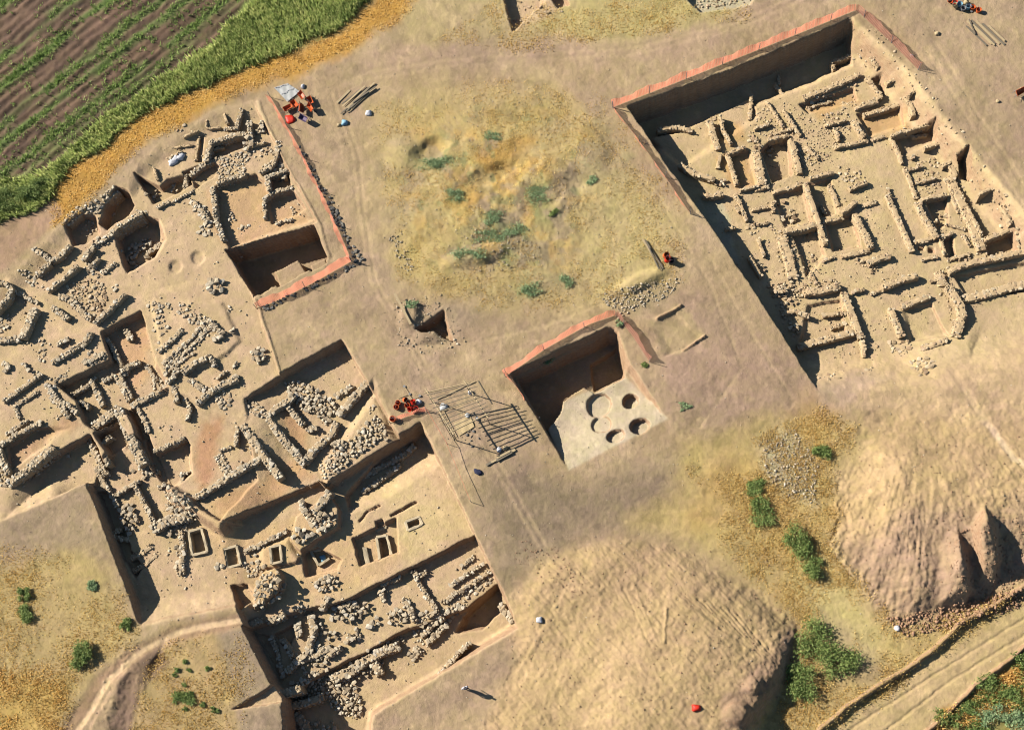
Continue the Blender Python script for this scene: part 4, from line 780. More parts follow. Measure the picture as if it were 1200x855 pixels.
# ================================================================== RUINS, UPPER RIGHT TRENCH
T = lambda lab, segs, rub=(), **k: structure(lab, 'tan', segs, rub, **{**dict(s0=.28, thr=.36, mud=True), **k})
T('pale free-standing wall near the top left corner of the big trench', [(6, .9, [(770, 152), (786, 149), (800, 150), (812, 153)])], s0=.38)
T('double wall with a curved reddish inner face near the shaded side of the big trench', [(8, .8, [(831, 140), (836, 154), (842, 174)]), (4, .8, [(844, 134), (848, 152), (857, 168)])], [([(826, 138), (840, 134), (842, 152), (832, 154)], .36, 5)])
T('curving wall of knobbly stones hugging the left side of the big trench', [(8, .8, [(797, 192), (808, 200), (822, 205), (838, 209)]), (6, .8, [(823, 228), (836, 229), (848, 226)])], [([(836, 206), (850, 208), (852, 218), (840, 220)], .4, 5, .3)], s0=.38)
T('thin mud wall turning a corner above the curving knobbly wall', [(6, .6, [(852, 180), (858, 198), (864, 216)]), (5, .5, [(845, 180), (841, 196)]), (5, .6, [(852, 180), (866, 174), (874, 172)])])
T('upright row of separate stones near the shaded upper edge', [(5, .5, [(880, 110), (880, 126), (879, 140)]), (4, .4, [(898, 118), (908, 132), (918, 150)])], [([(876, 142), (886, 142), (886, 168), (877, 170)], .36, 4), ([(886, 128), (902, 122), (910, 144), (900, 152), (886, 146)], .3, 5)])
T('broad smooth-topped mudbrick wall left of the dark rectangular shaft', [(11, .5, [(886, 176), (890, 196), (894, 216)])], mud=True, s0=.26)
T('clustered stones over the top of the dark rectangular shaft', [(5, .5, [(900, 163), (924, 158)])], [([(882, 160), (892, 160), (894, 176), (884, 176)], .4, 5, .2), ([(898, 166), (906, 170), (906, 184), (898, 182)], .4, 4, .3)])
T('long low mass of rubble through the middle of the big trench', [(8, .6, [(927, 162), (933, 184), (938, 202)]), (6, .3, [(905, 225), (924, 220), (942, 214)])], [([(890, 146), (912, 138), (928, 152), (946, 176), (960, 190), (956, 206), (940, 200), (930, 176), (908, 160), (890, 158)], .26, 5), ([(918, 118), (940, 132), (966, 144), (984, 166), (972, 186), (950, 176), (930, 152), (914, 138)], .24, 5)], cat='rubble mass')
T('two upright blocks at the brink of the shaded strip', [(3, .7, [(912, 86), (914, 98)]), (4, .4, [(908, 96), (919, 114)])])
T('pale plastered wall in front of the row of round stones', [(8, .5, [(942, 114), (962, 106), (984, 97), (1008, 86)]), (6, .6, [(1016, 90), (1024, 100), (1033, 113), (1008, 124)])], [([(942, 122), (974, 112), (978, 118), (946, 130)], .5, 3, .1), ([(990, 100), (1002, 98), (1004, 112), (994, 112)], .45, 3, .1)], mud=True, s0=.26)
T('small square box of walling in the top right corner of the big trench', [(5, .8, [(974, 72), (988, 68), (1003, 63)]), (5, .7, [(975, 73), (978, 82)])], [([(1000, 64), (1008, 62), (1008, 70), (1001, 70)], .4, 5)], mud=True)
T('wall ends meeting around the little stone-lined cell', [(8, .6, [(1000, 140), (1006, 150), (1013, 160)]), (5, .5, [(978, 172), (998, 168), (1018, 164)]), (4, .3, [(1022, 164), (1038, 159)])], [([(962, 134), (990, 128), (1000, 140), (996, 158), (984, 166), (968, 160)], .3, 5)])
T('straight mud wall above the orange-floored cell at the right', [(7, .6, [(1012, 134), (1034, 128), (1056, 121)]), (6, .6, [(1061, 112), (1068, 122), (1072, 134)]), (4, .4, [(1066, 112), (1074, 102)])], mud=True, s0=.24)
T('thin wall with a sharp bend beside the sloping right side of the trench', [(5, .6, [(1045, 158), (1066, 152), (1092, 144)]), (5, .5, [(1044, 160), (1052, 176), (1058, 190)])], mud=True, s0=.24)
T('group of small walls below the sharp-bent thin wall', [(4, .5, [(1084, 172), (1108, 166)]), (7, .4, [(1104, 194), (1118, 186)]), (8, .5, [(1112, 190), (1120, 204), (1112, 212)]), (4, .4, [(1068, 186), (1072, 180)])], [([(1068, 192), (1096, 184), (1104, 196), (1098, 218), (1074, 218)], .28, 4.5)])
T('narrow wall running down the middle right of the big trench', [(6, .35, [(1060, 196), (1068, 214), (1074, 232)]), (8, .7, [(1075, 236), (1086, 258), (1098, 278)]), (5, .7, [(1078, 234), (1094, 230), (1110, 227)])], [([(1068, 216), (1100, 212), (1104, 222), (1076, 230)], .28, 5)])
T('wide double-faced wall descending through the right of the big trench', [(13, .5, [(1112, 206), (1124, 230), (1138, 258), (1152, 292)]), (5, .7, [(1134, 242), (1142, 258), (1151, 276)])], [([(1110, 200), (1124, 210), (1144, 250), (1164, 296), (1144, 300), (1124, 256)], .26, 3.5)], s0=.28)
T('short wall and stones at the far right rooms', [(6, .7, [(1154, 280), (1170, 274), (1186, 268)])], [([(1168, 222), (1176, 222), (1186, 256), (1178, 258)], .36, 3.5), ([(1188, 270), (1194, 268), (1198, 286), (1192, 288)], .45, 4, .2)])
T('stone heap on the floor of the square room with L-shaped shadow', [], [([(1100, 252), (1112, 250), (1114, 258), (1102, 258)], .45, 5, .2)], name='stone_heap', cat='stone heap')
T('low walls framing the two tiny square bins', [(6, .4, [(1072, 284), (1086, 280), (1104, 274)]), (5, .5, [(1103, 280), (1108, 298)]), (5, .4, [(1100, 278), (1117, 272)]), (4, .3, [(1127, 274), (1138, 288)]), (4, .3, [(1110, 304), (1138, 296)])])
T('long mud wall between the two sandy lanes in the middle of the big trench', [(7, .55, [(1040, 228), (1050, 250), (1060, 272), (1070, 294)])], [([(1034, 220), (1044, 220), (1048, 232), (1038, 232)], .45, 4, .3)], s0=.3)
T('rounded mud hump of walling with its own long shadow', [(8, .6, [(1002, 250), (1012, 270), (1022, 290)]), (7, .35, [(986, 300), (1004, 296), (1020, 292)])], s0=.26)
T('long dark-sided wall through the centre of the big trench', [(7, .7, [(944, 214), (952, 238), (960, 262), (968, 286)]), (6, .35, [(884, 222), (902, 218)])], s0=.28)
T('cluster of short walls around the zigzag alcoves', [(5, .6, [(950, 208), (964, 204), (978, 201)]), (5, .5, [(972, 216), (978, 228), (983, 240)]), (7, .6, [(995, 220), (1006, 216), (1016, 212)]), (7, .7, [(986, 248), (996, 242), (1003, 234)]), (4, .5, [(964, 260), (988, 255)]), (7, .3, [(1010, 240), (1028, 236)]), (4, .4, [(962, 240), (967, 250)])], [([(982, 196), (1004, 198), (1014, 208), (1000, 216), (986, 212)], .34, 4), ([(936, 176), (958, 176), (974, 184), (960, 192), (940, 196)], .3, 4)])
T('hollow with leaning stones inside the sandy central room', [(4, .5, [(905, 236), (907, 248)])], [([(914, 250), (926, 244), (936, 252), (928, 260), (916, 262)], .45, 3, .3), ([(904, 236), (918, 232), (922, 238), (908, 242)], .45, 2.5, .3)], name='stone_heap', cat='stone heap')
T('wall closing the sandy central room on its lower side', [(8, .7, [(918, 270), (938, 267), (958, 262)])], [([(928, 276), (956, 270), (958, 276), (940, 280)], .3, 3)])
T('wide reddish rubble bank running down the left centre of the big trench', [(14, .4, [(916, 276), (924, 300), (930, 326)])], [([(906, 268), (924, 270), (938, 300), (938, 334), (922, 330), (910, 300)], .32, 5), ([(938, 300), (956, 298), (960, 320), (952, 336), (942, 334)], .32, 4)], s0=.32, cat='rubble bank')
T('broken stones standing against the left edge of the big trench, midway down', [(6, .6, [(878, 300), (886, 314), (892, 324)]), (4, .5, [(850, 268), (863, 266)]), (6, .4, [(862, 240), (868, 248)])], [([(874, 256), (892, 264), (888, 276), (876, 274)], .36, 3.5), ([(900, 262), (908, 262), (908, 270), (900, 270)], .4, 4), ([(890, 304), (898, 308), (896, 318), (888, 314)], .45, 4, .3), ([(884, 280), (900, 282), (904, 300), (892, 302)], .26, 2)])
T('heavy wall of packed stones with a long return going down', [(10, .7, [(942, 342), (962, 340), (985, 334)]), (9, .7, [(989, 342), (996, 360), (1004, 380), (1010, 396)]), (5, .5, [(1010, 398), (1013, 418)]), (4, .5, [(998, 342), (1014, 338)])], [([(938, 334), (980, 326), (988, 338), (944, 350)], .34, 5, .1)], s0=.34)
T('lower cross-wall of packed stones at the tip of the big trench', [(9, .7, [(934, 406), (956, 400), (980, 394), (1003, 388)])], s0=.36)
T('short parallel walls close to the lower left edge of the big trench', [(6, .5, [(916, 366), (932, 364), (948, 370)]), (5, .5, [(964, 369), (990, 366)]), (7, .6, [(908, 340), (922, 338)]), (5, .4, [(974, 384), (992, 378)])], [([(896, 332), (930, 330), (942, 344), (936, 356), (920, 360), (908, 350)], .36, 5, .1), ([(924, 378), (936, 376), (938, 390), (928, 392)], .5, 4, .4), ([(912, 356), (926, 362), (926, 376), (916, 374)], .36, 5)], s0=.36)
T('hook of rubble beside the sandy court in the lower middle', [(8, .6, [(1018, 308), (1030, 302), (1044, 299)])], [([(1004, 302), (1014, 300), (1016, 310), (1006, 310)], .4, 4, .2), ([(1018, 308), (1028, 306), (1028, 318), (1022, 320)], .4, 5, .2)], s0=.36)
T('stout slanting wall above the lower square room', [(8, .8, [(1034, 336), (1054, 328), (1076, 322)])], [([(1034, 326), (1050, 324), (1048, 334), (1036, 336)], .36, 5, .2)], s0=.34)
T('walls of the lower square room', [(9, .6, [(1044, 360), (1050, 376), (1058, 394)]), (8, .5, [(1058, 358), (1074, 352), (1090, 346)]), (8, .3, [(1080, 408), (1094, 404), (1110, 397)])], [([(1042, 400), (1064, 396), (1070, 408), (1056, 418), (1046, 414)], .48, 4)], s0=.34)
T('thick bank of rubble on the right of the lower square room', [(13, .35, [(1100, 318), (1106, 334)]), (11, .7, [(1112, 334), (1126, 356), (1128, 370), (1120, 394)])], [([(1096, 316), (1114, 312), (1120, 340), (1128, 366), (1116, 390), (1110, 360), (1100, 344)], .28, 4.5)], cat='rubble bank')
T('long wall leading out of the photograph at the right, upper of two', [(8, .6, [(1112, 318), (1128, 310), (1150, 305), (1184, 298), (1210, 292)])], [([(1120, 306), (1150, 298), (1184, 290), (1184, 298), (1150, 306)], .34, 2.5)], s0=.32)
T('long wall leading out of the photograph at the right, lower of two', [(11, .7, [(1130, 350), (1156, 344), (1184, 336), (1222, 328)])], s0=.36)
T('loose pile of fallen stones below the tip of the big trench', [], [([(1068, 420), (1084, 416), (1094, 424), (1090, 436), (1076, 444), (1070, 434)], .5, 4)], name='stone_pile', cat='stone pile')
T('thin scatter of stones along the foot of the big trench', [], [([(955, 436), (975, 434), (1025, 428), (1026, 434), (980, 446), (958, 448)], .34, 1.6), ([(990, 404), (1040, 404), (1030, 426), (1000, 420)], .3, .8)], name='stone_scatter', cat='stones')
T('crumbly stones on the sunlit right slope of the big trench', [], [([(1006, 34), (1030, 40), (1080, 100), (1120, 150), (1190, 250), (1170, 250), (1100, 160), (1060, 110), (1010, 60)], .26, 1.8)], name='slope_stones', cat='stones')
T('flat cobbles in the cut corner at the top edge of the photograph', [], [([(806, -10), (812, 2), (822, 11), (876, 3), (890, -10)], .34, 6)], name='stone_paving', cat='paving')
T('stones around the small dark pit at the top edge of the photograph', [], [([(632, 8), (650, 12), (660, 8), (664, 14), (640, 18)], .4, 3), ([(594, 24), (616, 20), (622, 30), (604, 34)], .3, 3.5), ([(606, -10), (640, -10), (636, 14), (612, 12)], .28, 2)], name='stone_scatter', cat='stones')
T('thin reddish partition walls crossing the rubble left of the round-stone row', [(4, .5, [(884, 150), (902, 144)]), (4, .5, [(918, 128), (930, 146), (938, 158)]), (4, .4, [(902, 158), (930, 150)]), (4, .4, [(944, 170), (960, 186)])])
T('row of round stones lying in front of the pale plastered wall', [(3, .3, [(948, 126), (976, 118)])], [([(984, 118), (1004, 112), (1002, 126), (986, 130)], .34, 5)], name='stone_row', cat='stones')
T('short mud stubs between the curving knobbly wall and the sandy central room', [(4, .5, [(868, 222), (888, 218)]), (5, .5, [(862, 226), (870, 244), (876, 258)]), (4, .4, [(880, 246), (900, 242)]), (4, .4, [(884, 262), (902, 260)]), (4, .4, [(888, 278), (896, 300)])])
T('small cross walls of the upper right rooms of the big trench', [(4, .5, [(966, 146), (992, 140)]), (4, .5, [(978, 150), (984, 164)]), (5, .5, [(1002, 126), (1030, 118)]), (4, .4, [(1020, 66), (1030, 78)]), (4, .4, [(1040, 96), (1052, 92)]), (4, .4, [(1058, 150), (1070, 160), (1086, 158)])])
T('low partitions filling the rooms between the two long lanes of the big trench', [(4, .4, [(1060, 200), (1080, 194)]), (4, .4, [(1074, 214), (1098, 208)]), (4, .4, [(1114, 226), (1124, 248)]), (4, .35, [(1086, 262), (1100, 258)]), (4, .35, [(1108, 262), (1132, 268)]), (5, .4, [(1148, 226), (1176, 216)]), (4, .4, [(1174, 240), (1186, 262)])])
T('faint wall footings in the sandy court left of the square lower room', [(4, .3, [(964, 306), (978, 300)]), (4, .3, [(950, 318), (958, 334)]), (4, .3, [(1020, 344), (1034, 340)]), (4, .3, [(1090, 330), (1106, 326)]), (5, .3, [(1080, 304), (1098, 300)])])
# ================================================================== STONE BOXES (slab-lined)
def slab(name, a, b, th, zt, zb, root, org, mat='slab'):
    A_ = P(a[0], a[1], zt)[:2]; B_ = P(b[0], b[1], zt)[:2]; d = B_-A_; L = np.linalg.norm(d); d /= L; n = np.array([-d[1], d[0]])*th/2
    vs = []; fs = []; k = max(2, int(L/.35))
    for i in range(k+1):
        p = A_+d*L*i/k; j = lambda: random.uniform(-.03, .03)
        for s, z in ((-1, zb), (-1.05, zt-.08), (-.7, zt+.0), (.7, zt+.0), (1.05, zt-.08), (1, zb)):
            vs.append((p[0]+n[0]*s+j()-org[0], p[1]+n[1]*s+j()-org[1], z+(j() if z != zb else 0)-org[2]))
    for i in range(k):
        for q in range(5): a0_ = i*6+q; fs.append((a0_, a0_+6, a0_+7, a0_+1))
    fs.append(tuple(range(5, -1, -1))); fs.append(tuple(range(k*6, k*6+6)))
    return link(name, mesh(name, vs, fs, MAT[mat]), root)
def box(label, cs, z, h=.45, th=.26, open_=(), cat='stone box'):
    g = G(cs[0][0]-4, cs[0][1]+4); z = min(g.z, G(cs[2][0]+4, cs[2][1]+2).z) if z > -2.5 and not open_ else z; h = h*.6; org = (g.x, g.y, z-.5); r = thing('stone_box', label, cat, org, group='slab-lined stone boxes in the lower dig')
    for i in range(len(cs)):
        if i in open_: continue
        slab('side_slab', cs[i], cs[(i+1) % len(cs)], th, z+h-.004*i, z-.9, r, org)
    return r
box('slab-lined stone box below the massive collapsed pile, leftmost of the boxes', [(221, 622), (236, 619), (243, 646), (225, 650)], -1.85)
box('slab-lined stone box with a loose stone at its corner, second box from the left', [(262, 643), (277, 639), (282, 661), (266, 665)], -1.95)
box('narrow box of upright slabs at the right end of the double kerb', [(316, 641), (328, 638), (330, 658), (318, 660)], -2.45)
box('shaded pair of leaning slabs holding a pale blue sheet', [(364, 645), (373, 662), (386, 654), (381, 642)], -3.0, open_=(2,))
box('deep box of tall slabs in the reddish sunken chamber', [(441, 629), (445, 655), (459, 650), (453, 627)], -3.0, .6, open_=(1,))
box('lone upright slab left of the reddish sunken chamber box', [(426, 641), (430, 660), (432, 660), (428, 641)], -3.0, .5, open_=(1, 3))
box('small box frame of broken slabs above the reddish chamber', [(436, 611), (447, 606), (453, 617), (441, 622)], -2.3, .2)
box('small dark square box on the pale plateau, rightmost of the boxes', [(475, 611), (491, 605), (495, 614), (478, 621)], -2.3, .15)
# ================================================================== NET FENCES
def tubes(segs, n=5, cap=True):
    """segs: (p, q, r0, r1) -> verts, faces"""
    VV = []; FF = []
    for p, q_, r0, r1 in segs:
        p = Vector(p); q_ = Vector(q_); d = (q_-p).normalized(); a = d.orthogonal().normalized(); b = d.cross(a); o = len(VV)
        for c_, r in ((p, r0), (q_, r1)):
            for i in range(n):
                t = 2*math.pi*i/n; VV.append(c_+(a*math.cos(t)+b*math.sin(t))*r)
        for i in range(n): FF.append((o+i, o+(i+1) % n, o+n+(i+1) % n, o+n+i))
        if cap: FF.append(tuple(o+i for i in range(n-1, -1, -1))); FF.append(tuple(o+n+i for i in range(n)))
    return VV, FF
def boxm(cx, cy, cz, sx, sy, sz, rz=0, taper=1.0):
    c, s = math.cos(rz), math.sin(rz); vs = []
    for z, k in ((-.5, 1), (.5, taper)):
        for x, y in ((-.5, -.5), (.5, -.5), (.5, .5), (-.5, .5)):
            X, Y = x*sx*k, y*sy*k; vs.append((cx+X*c-Y*s, cy+X*s+Y*c, cz+z*sz))
    return vs, [(3, 2, 1, 0), (4, 5, 6, 7), (0, 1, 5, 4), (1, 2, 6, 5), (2, 3, 7, 6), (3, 0, 4, 7)]
def joinm(*ms):
    V_ = []; F_ = []
    for v, f in ms:
        o = len(V_); V_ += list(v); F_ += [tuple(i+o for i in q_) for q_ in f]
    return V_, F_
def off(m, o): return [(v[0]-o[0], v[1]-o[1], v[2]-o[2]) for v in m[0]], m[1]
def net_fence(label, pts, h=1.0, lean=0.0, post=4.0):
    base = []
    for a, b in zip(pts[:-1], pts[1:]):
        k = max(1, int(math.hypot(b[0]-a[0], b[1]-a[1])/6))
        for i in range(k): base.append(G(a[0]+(b[0]-a[0])*i/k, a[1]+(b[1]-a[1])*i/k))
    base.append(G(*pts[-1])); o = base[0].copy()
    root = thing('net_fence', label, 'fence', tuple(o), group='orange net fences round the trenches')
    cum = [0]
    for p, q_ in zip(base[:-1], base[1:]): cum.append(cum[-1]+(q_.xy-p.xy).length)
    T_ = cum[-1]
    def at(s):
        i = max(0, min(len(base)-2, sum(1 for c_ in cum if c_ <= s)-1)); t = (s-cum[i])/(cum[i+1]-cum[i]+1e-9)
        p = base[i].lerp(base[i+1], t); d = (base[i+1]-base[i]).xy.normalized(); return p, Vector((-d.y, d.x))
    npost = max(2, int(T_/post)+1)
    for k in range(npost):
        p, n = at(T_*k/(npost-1)*.9999); p = p-o
        tp = (random.uniform(-.06, .06), random.uniform(-.06, .06))
        link('post', mesh('post', *tubes([(p-Vector((0, 0, .3)), p+Vector((tp[0], tp[1], h+.25)), .035, .03)]), MAT['steel']), root)
    ph = random.random()*9
    def pt(s, t):
        p, n = at(s); frac = (s/T_*(npost-1)) % 1; sag = .14*math.sin(math.pi*frac); w_ = .10*math.sin(s*1.7+ph)+.05*math.sin(s*5.1)
        z = .04+(h-sag)*t; lat = w_*t+lean*t
        return Vector((p.x+n.x*lat-o.x, p.y+n.y*lat-o.y, p.z-o.z+z))
    VV = []; FF = []
    ns = max(4, int(T_/.45)); rows = 9
    for r in range(rows+1):
        for i in range(ns):
            s0_, s1_ = T_*i/ns*.9999, T_*(i+1)/ns*.9999; t0, t1 = max(0, r/rows-.026), min(1, r/rows+.026); b = len(VV)
            VV += [pt(s0_, t0), pt(s1_, t0), pt(s1_, t1), pt(s0_, t1)]; FF.append((b, b+1, b+2, b+3))
    nv = int(T_/.16)
    for i in range(nv):
        s = T_*i/nv*.999; b = len(VV)
        VV += [pt(s, 0), pt(min(T_*.9999, s+.065), 0), pt(min(T_*.9999, s+.065), 1), pt(s, 1)]; FF.append((b, b+1, b+2, b+3))
    link('net', mesh('net', VV, FF, MAT['orange']), root)
    return root
net_fence('long orange net fence along the upper edge of the big trench', [(718, 126), (790, 98), (860, 70), (930, 42), (1003, 12), (1040, 46), (1076, 82)], .9, .25)
net_fence('orange net fence down the left edge of the big trench', [(719, 127), (745, 160), (780, 208), (809, 251)], .9, -.3)
net_fence('orange net fence above the trench with round pits', [(592, 441), (640, 408), (690, 380), (722, 369), (742, 395), (761, 424)], .85, .25)
net_fence('short orange net fence between the timber frame and the trench with round pits', [(593, 438), (612, 462), (633, 493)], 1.0, -.2)
net_fence('orange net fence down the right side of the upper left dig', [(317, 114), (350, 172), (384, 240), (412, 306)], .8, -.3)
net_fence('orange net fence lying along the lower side of the small deep trench', [(412, 306), (370, 330), (330, 350), (301, 362)], 1.0, -.3)
net_fence('fallen low orange net running from the tool heap towards the timber frame', [(458, 496), (476, 488), (500, 482)], .7, .2, 2)
# row of dark stones holding the net down
structure('row of dark rocks pinning the net beside the upper left dig', 'darkst', [], [([(344, 166), (348, 164), (388, 232), (420, 296), (426, 304), (418, 308), (382, 240)], .36, 4.5, .05)], name='rock_row', cat='rocks', thr=.3)
structure('row of dark rocks below the small deep trench', 'darkst', [], [([(424, 302), (428, 308), (380, 330), (304, 368), (303, 360), (360, 334), (400, 316)], .36, 4.5, .05)], name='rock_row', cat='rocks', thr=.3)
# rope barrier with thin posts
def rope(label, pts, h=.8):
    base = [G(*p) for p in pts]; o = base[0].copy(); r = thing('rope_barrier', label, 'rope barrier', tuple(o))
    for b in base: link('post', mesh('post', *tubes([(b-o, b-o+Vector((0, 0, h)), .03, .025)]), MAT['steel']), r)
    sg = []
    for a, b in zip(base[:-1], base[1:]):
        k = 8
        for i in range(k):
            f = lambda t: (a-o).lerp(b-o, t)+Vector((0, 0, h-.12*math.sin(math.pi*t)))
            sg.append((f(i/k), f((i+1)/k), .022, .022))
    link('rope', mesh('rope', *tubes(sg, 4), MAT['orange']), r)
rope('pink rope strung along the right baulk of the lower dig', [(500, 480), (524, 520), (552, 588)])
link_ = None
# ================================================================== TIMBER SHADE FRAME
def frame():
    feet = [G(507, 471), G(551, 461), G(574, 497), G(535, 516)]; o = feet[3].copy(); h = 2.75
    r = thing('timber_frame', 'tall open timber frame of four poles and thin slats, casting a ladder-like shadow', 'timber frame', tuple(o))
    tops = [f+Vector((0, 0, h)) for f in feet]
    for f, t in zip(feet, tops):
        link('pole', mesh('pole', *tubes([(f-o-Vector((0, 0, .2)), t-o+Vector((0, 0, .12)), .055, .045)], 6), MAT['wood']), r)
    for i in range(4):
        a, b = tops[i]-o, tops[(i+1) % 4]-o; d = (b-a).normalized()*.35
        link('beam', mesh('beam', *tubes([(a-d+Vector((0, 0, .03*i)), b+d+Vector((0, 0, .03*i)), .07, .06)], 6), MAT['wood']), r)
    for i in range(9):
        t = (i+.6)/9.4; a = (tops[0]-o).lerp(tops[3]-o, t); b = (tops[1]-o).lerp(tops[2]-o, t); d = (b-a).normalized()*.55
        z = Vector((0, 0, .12+.01*(i % 2)))
        link('slat', mesh('slat', *tubes([(a-d*random.uniform(.3, 1)+z, b+d*random.uniform(.6, 1.6)+z, .042, .036)], 4), MAT['wood2']), r)
    a, b = (tops[0]+tops[3])/2-o, (tops[1]+tops[2])/2-o
    link('brace', mesh('brace', *tubes([(a+Vector((0, 0, -.07)), b+Vector((0, 0, -.07)), .04, .04)], 5), MAT['wood']), r)
frame()
def ladder():
    a, b = G(518, 483), G(534, 514); o = a.copy(); r = thing('ladder', 'weathered ladder lying on the ground at the left foot of the timber frame', 'ladder', tuple(o))
    d = (b-a).normalized(); n = Vector((-d.y, d.x, 0))*.2; L = (b-a).length
    for s in (-1, 1): link('rail', mesh('rail', *tubes([(n*s+Vector((0, 0, .07)), n*s+d*L+Vector((0, 0, .07)), .035, .035)], 5), MAT['wood']), r)
    for i in range(9): link('rung', mesh('rung', *tubes([(d*L*(i+.5)/9-n+Vector((0, 0, .07)), d*L*(i+.5)/9+n+Vector((0, 0, .07)), .022, .022)], 5), MAT['wood']), r)
ladder()
def planks(label, items, name='plank_pile', cat='timber', mats=('wood', 'wood2')):
    o = G(*items[0][0]); r = thing(name, label, cat, tuple(o))
    for i, (a, b, z, w_) in enumerate(items):
        A_, B_ = G(*a), G(*b); A_.z = max(A_.z, B_.z)+z+.06; B_.z = A_.z+random.uniform(-.02, .02); d = (B_-A_); L = d.length; m = boxm(0, 0, 0, L, w_, .045)
        ob = link('plank', mesh('plank', *m, MAT[mats[i % len(mats)]]), r); ob.location = (A_+B_)/2-o; ob.rotation_euler = (random.uniform(-.08, .08), 0, math.atan2(d.y, d.x))
planks('pile of long grey and pale poles near the top of the left net fence', [((405, 128), (437, 100), .0, .2), ((403, 131), (430, 104), 0, .16), ((408, 128), (439, 98), .08, .2), ((411, 127), (432, 109), .14, .26), ((409, 131), (436, 106), .02, .28), ((400, 134), (424, 112), .05, .12), ((404, 120), (420, 108), .02, .16), ((414, 122), (441, 103), .2, .14), ((402, 126), (428, 102), .1, .18), ((406, 132), (434, 103), .12, .16), ((412, 128), (440, 104), .04, .2), ((401, 123), (422, 106), .06, .14)])
planks('single pale board left of the pole pile', [((395, 121), (410, 106), 0, .24)], name='board')
planks('bundle of pale planks beside the upright orange tools on the path', [((753, 281), (775, 317), 0, .14), ((756, 282), (777, 315), 0, .14), ((758, 287), (776, 312), .06, .12), ((760, 291), (772, 316), .1, .1)])
planks('stack of bleached planks in the upper right corner', [((1133, 25), (1162, 52), 0, .2), ((1138, 24), (1166, 52), .0, .2), ((1144, 25), (1171, 52), 0, .2), ((1151, 28), (1177, 53), 0, .2), ((1158, 31), (1177, 49), .07, .18), ((1132, 31), (1156, 54), .02, .16), ((1140, 30), (1165, 54), .08, .16), ((1135, 24), (1142, 42), .14, .1)])
planks('grey boards stacked below the lower corner of the timber frame', [((570, 545), (603, 526), 0, .2), ((576, 542), (604, 527), .06, .2), ((582, 540), (600, 530), .12, .24), ((583, 537), (598, 529), .17, .2)], mats=('wood2', 'wood'))
planks('two thin poles laid out on the dust above the timber frame', [((512, 468), (557, 447), 0, .07), ((560, 446), (576, 473), 0, .07)], name='pole_pair', cat='poles')
planks('single long pale beam leaning over the mound beside the shadow-shaped triangular hollow', [((464, 347), (482, 381), .25, .22)], name='beam_end', cat='beam')
# ================================================================== WHEELBARROWS, BUCKETS, TOOLS
def barrow_parts(mat):
    tray_o = [(-.35, -.22, .25), (.45, -.18, .3), (.45, .18, .3), (-.35, .22, .25), (-.55, -.38, .62), (.68, -.34, .6), (.68, .34, .6), (-.55, .38, .62)]
    tf = [(3, 2, 1, 0), (0, 1, 5, 4), (1, 2, 6, 5), (2, 3, 7, 6), (3, 0, 4, 7)]
    bm = bmesh.new(); vs = [bm.verts.new(v) for v in tray_o]; [bm.faces.new([vs[i] for i in f]) for f in tf]
    bmesh.ops.recalc_face_normals(bm, faces=bm.faces[:]); bmesh.ops.solidify(bm, geom=bm.faces[:], thickness=.03); tray = bpy.data.meshes.new('tray'); bm.to_mesh(tray); bm.free(); tray.materials.append(mat)
    hs = [mesh('handle', *tubes([((.85, s*.10, .2), (.1, s*.22, .26), .025, .025), ((.1, s*.22, .26), (-1.05, s*.32, .62), .025, .025)], 6), MAT['steel']) for s in (-1, 1)]
    lg = [mesh('leg', *tubes([((-.3, s*.24, .3), (-.42, s*.28, 0), .022, .022)], 5), MAT['steel']) for s in (-1, 1)]
    wv = []; wf = []; n = 14
    for i in range(n):
        t = 2*math.pi*i/n
        for r_, y in ((.2, -.05), (.2, .05), (.1, .04), (.1, -.04)): wv.append((.85+r_*math.cos(t), y, .2+r_*math.sin(t)))
    for i in range(n):
        for k in range(4): wf.append((i*4+k, i*4+(k+1) % 4, ((i+1) % n)*4+(k+1) % 4, ((i+1) % n)*4+k))
    wh = mesh('wheel', wv, wf, MAT['dark'])
    return [('tray', tray), ('handle', hs[0]), ('handle', hs[1]), ('leg', lg[0]), ('leg', lg[1]), ('wheel', wh)]
BP = {k: barrow_parts(MAT[k]) for k in ('opaint', 'purple')}
def barrow(label, u, v, rz, tip=0, k='opaint', sc=.8, group=None):
    g = G(u, v); r = thing('wheelbarrow', label, 'wheelbarrow', tuple(g), rz, group=group); r.scale = (sc, sc, sc)
    if tip: r.rotation_euler = (tip, 0, rz); r.location.z += .3
    for n, me in BP[k]: link(n, me, r)
GB = 'orange wheelbarrows parked by the left net fence'
barrow('orange wheelbarrow at the left of the cluster, touching the net', 338, 129, .5, group=GB)
barrow('orange wheelbarrow in the middle of the cluster by the net fence', 346, 124, -.9, group=GB)
barrow('orange wheelbarrow tipped over at the bottom of the cluster by the net fence', 351, 131, 1.6, .9, group=GB)
barrow('orange wheelbarrow nearest the white sack at the top of the cluster', 357, 114, -1.0, .5, group=GB)
barrow('orange wheelbarrow at the right edge of the cluster, wheel pointing down the picture', 364, 120, -1.1, group=GB)
barrow('orange wheelbarrow lowest right in the cluster by the net fence', 368, 127, -1.0, .8, group=GB)
barrow('purple-grey wheelbarrow standing alone below the orange ones', 358, 141, -.6, .4, 'purple', .8)
barrow('orange wheelbarrow tipped on its side at the right edge of the photograph', 1191, 109, .5, .7)
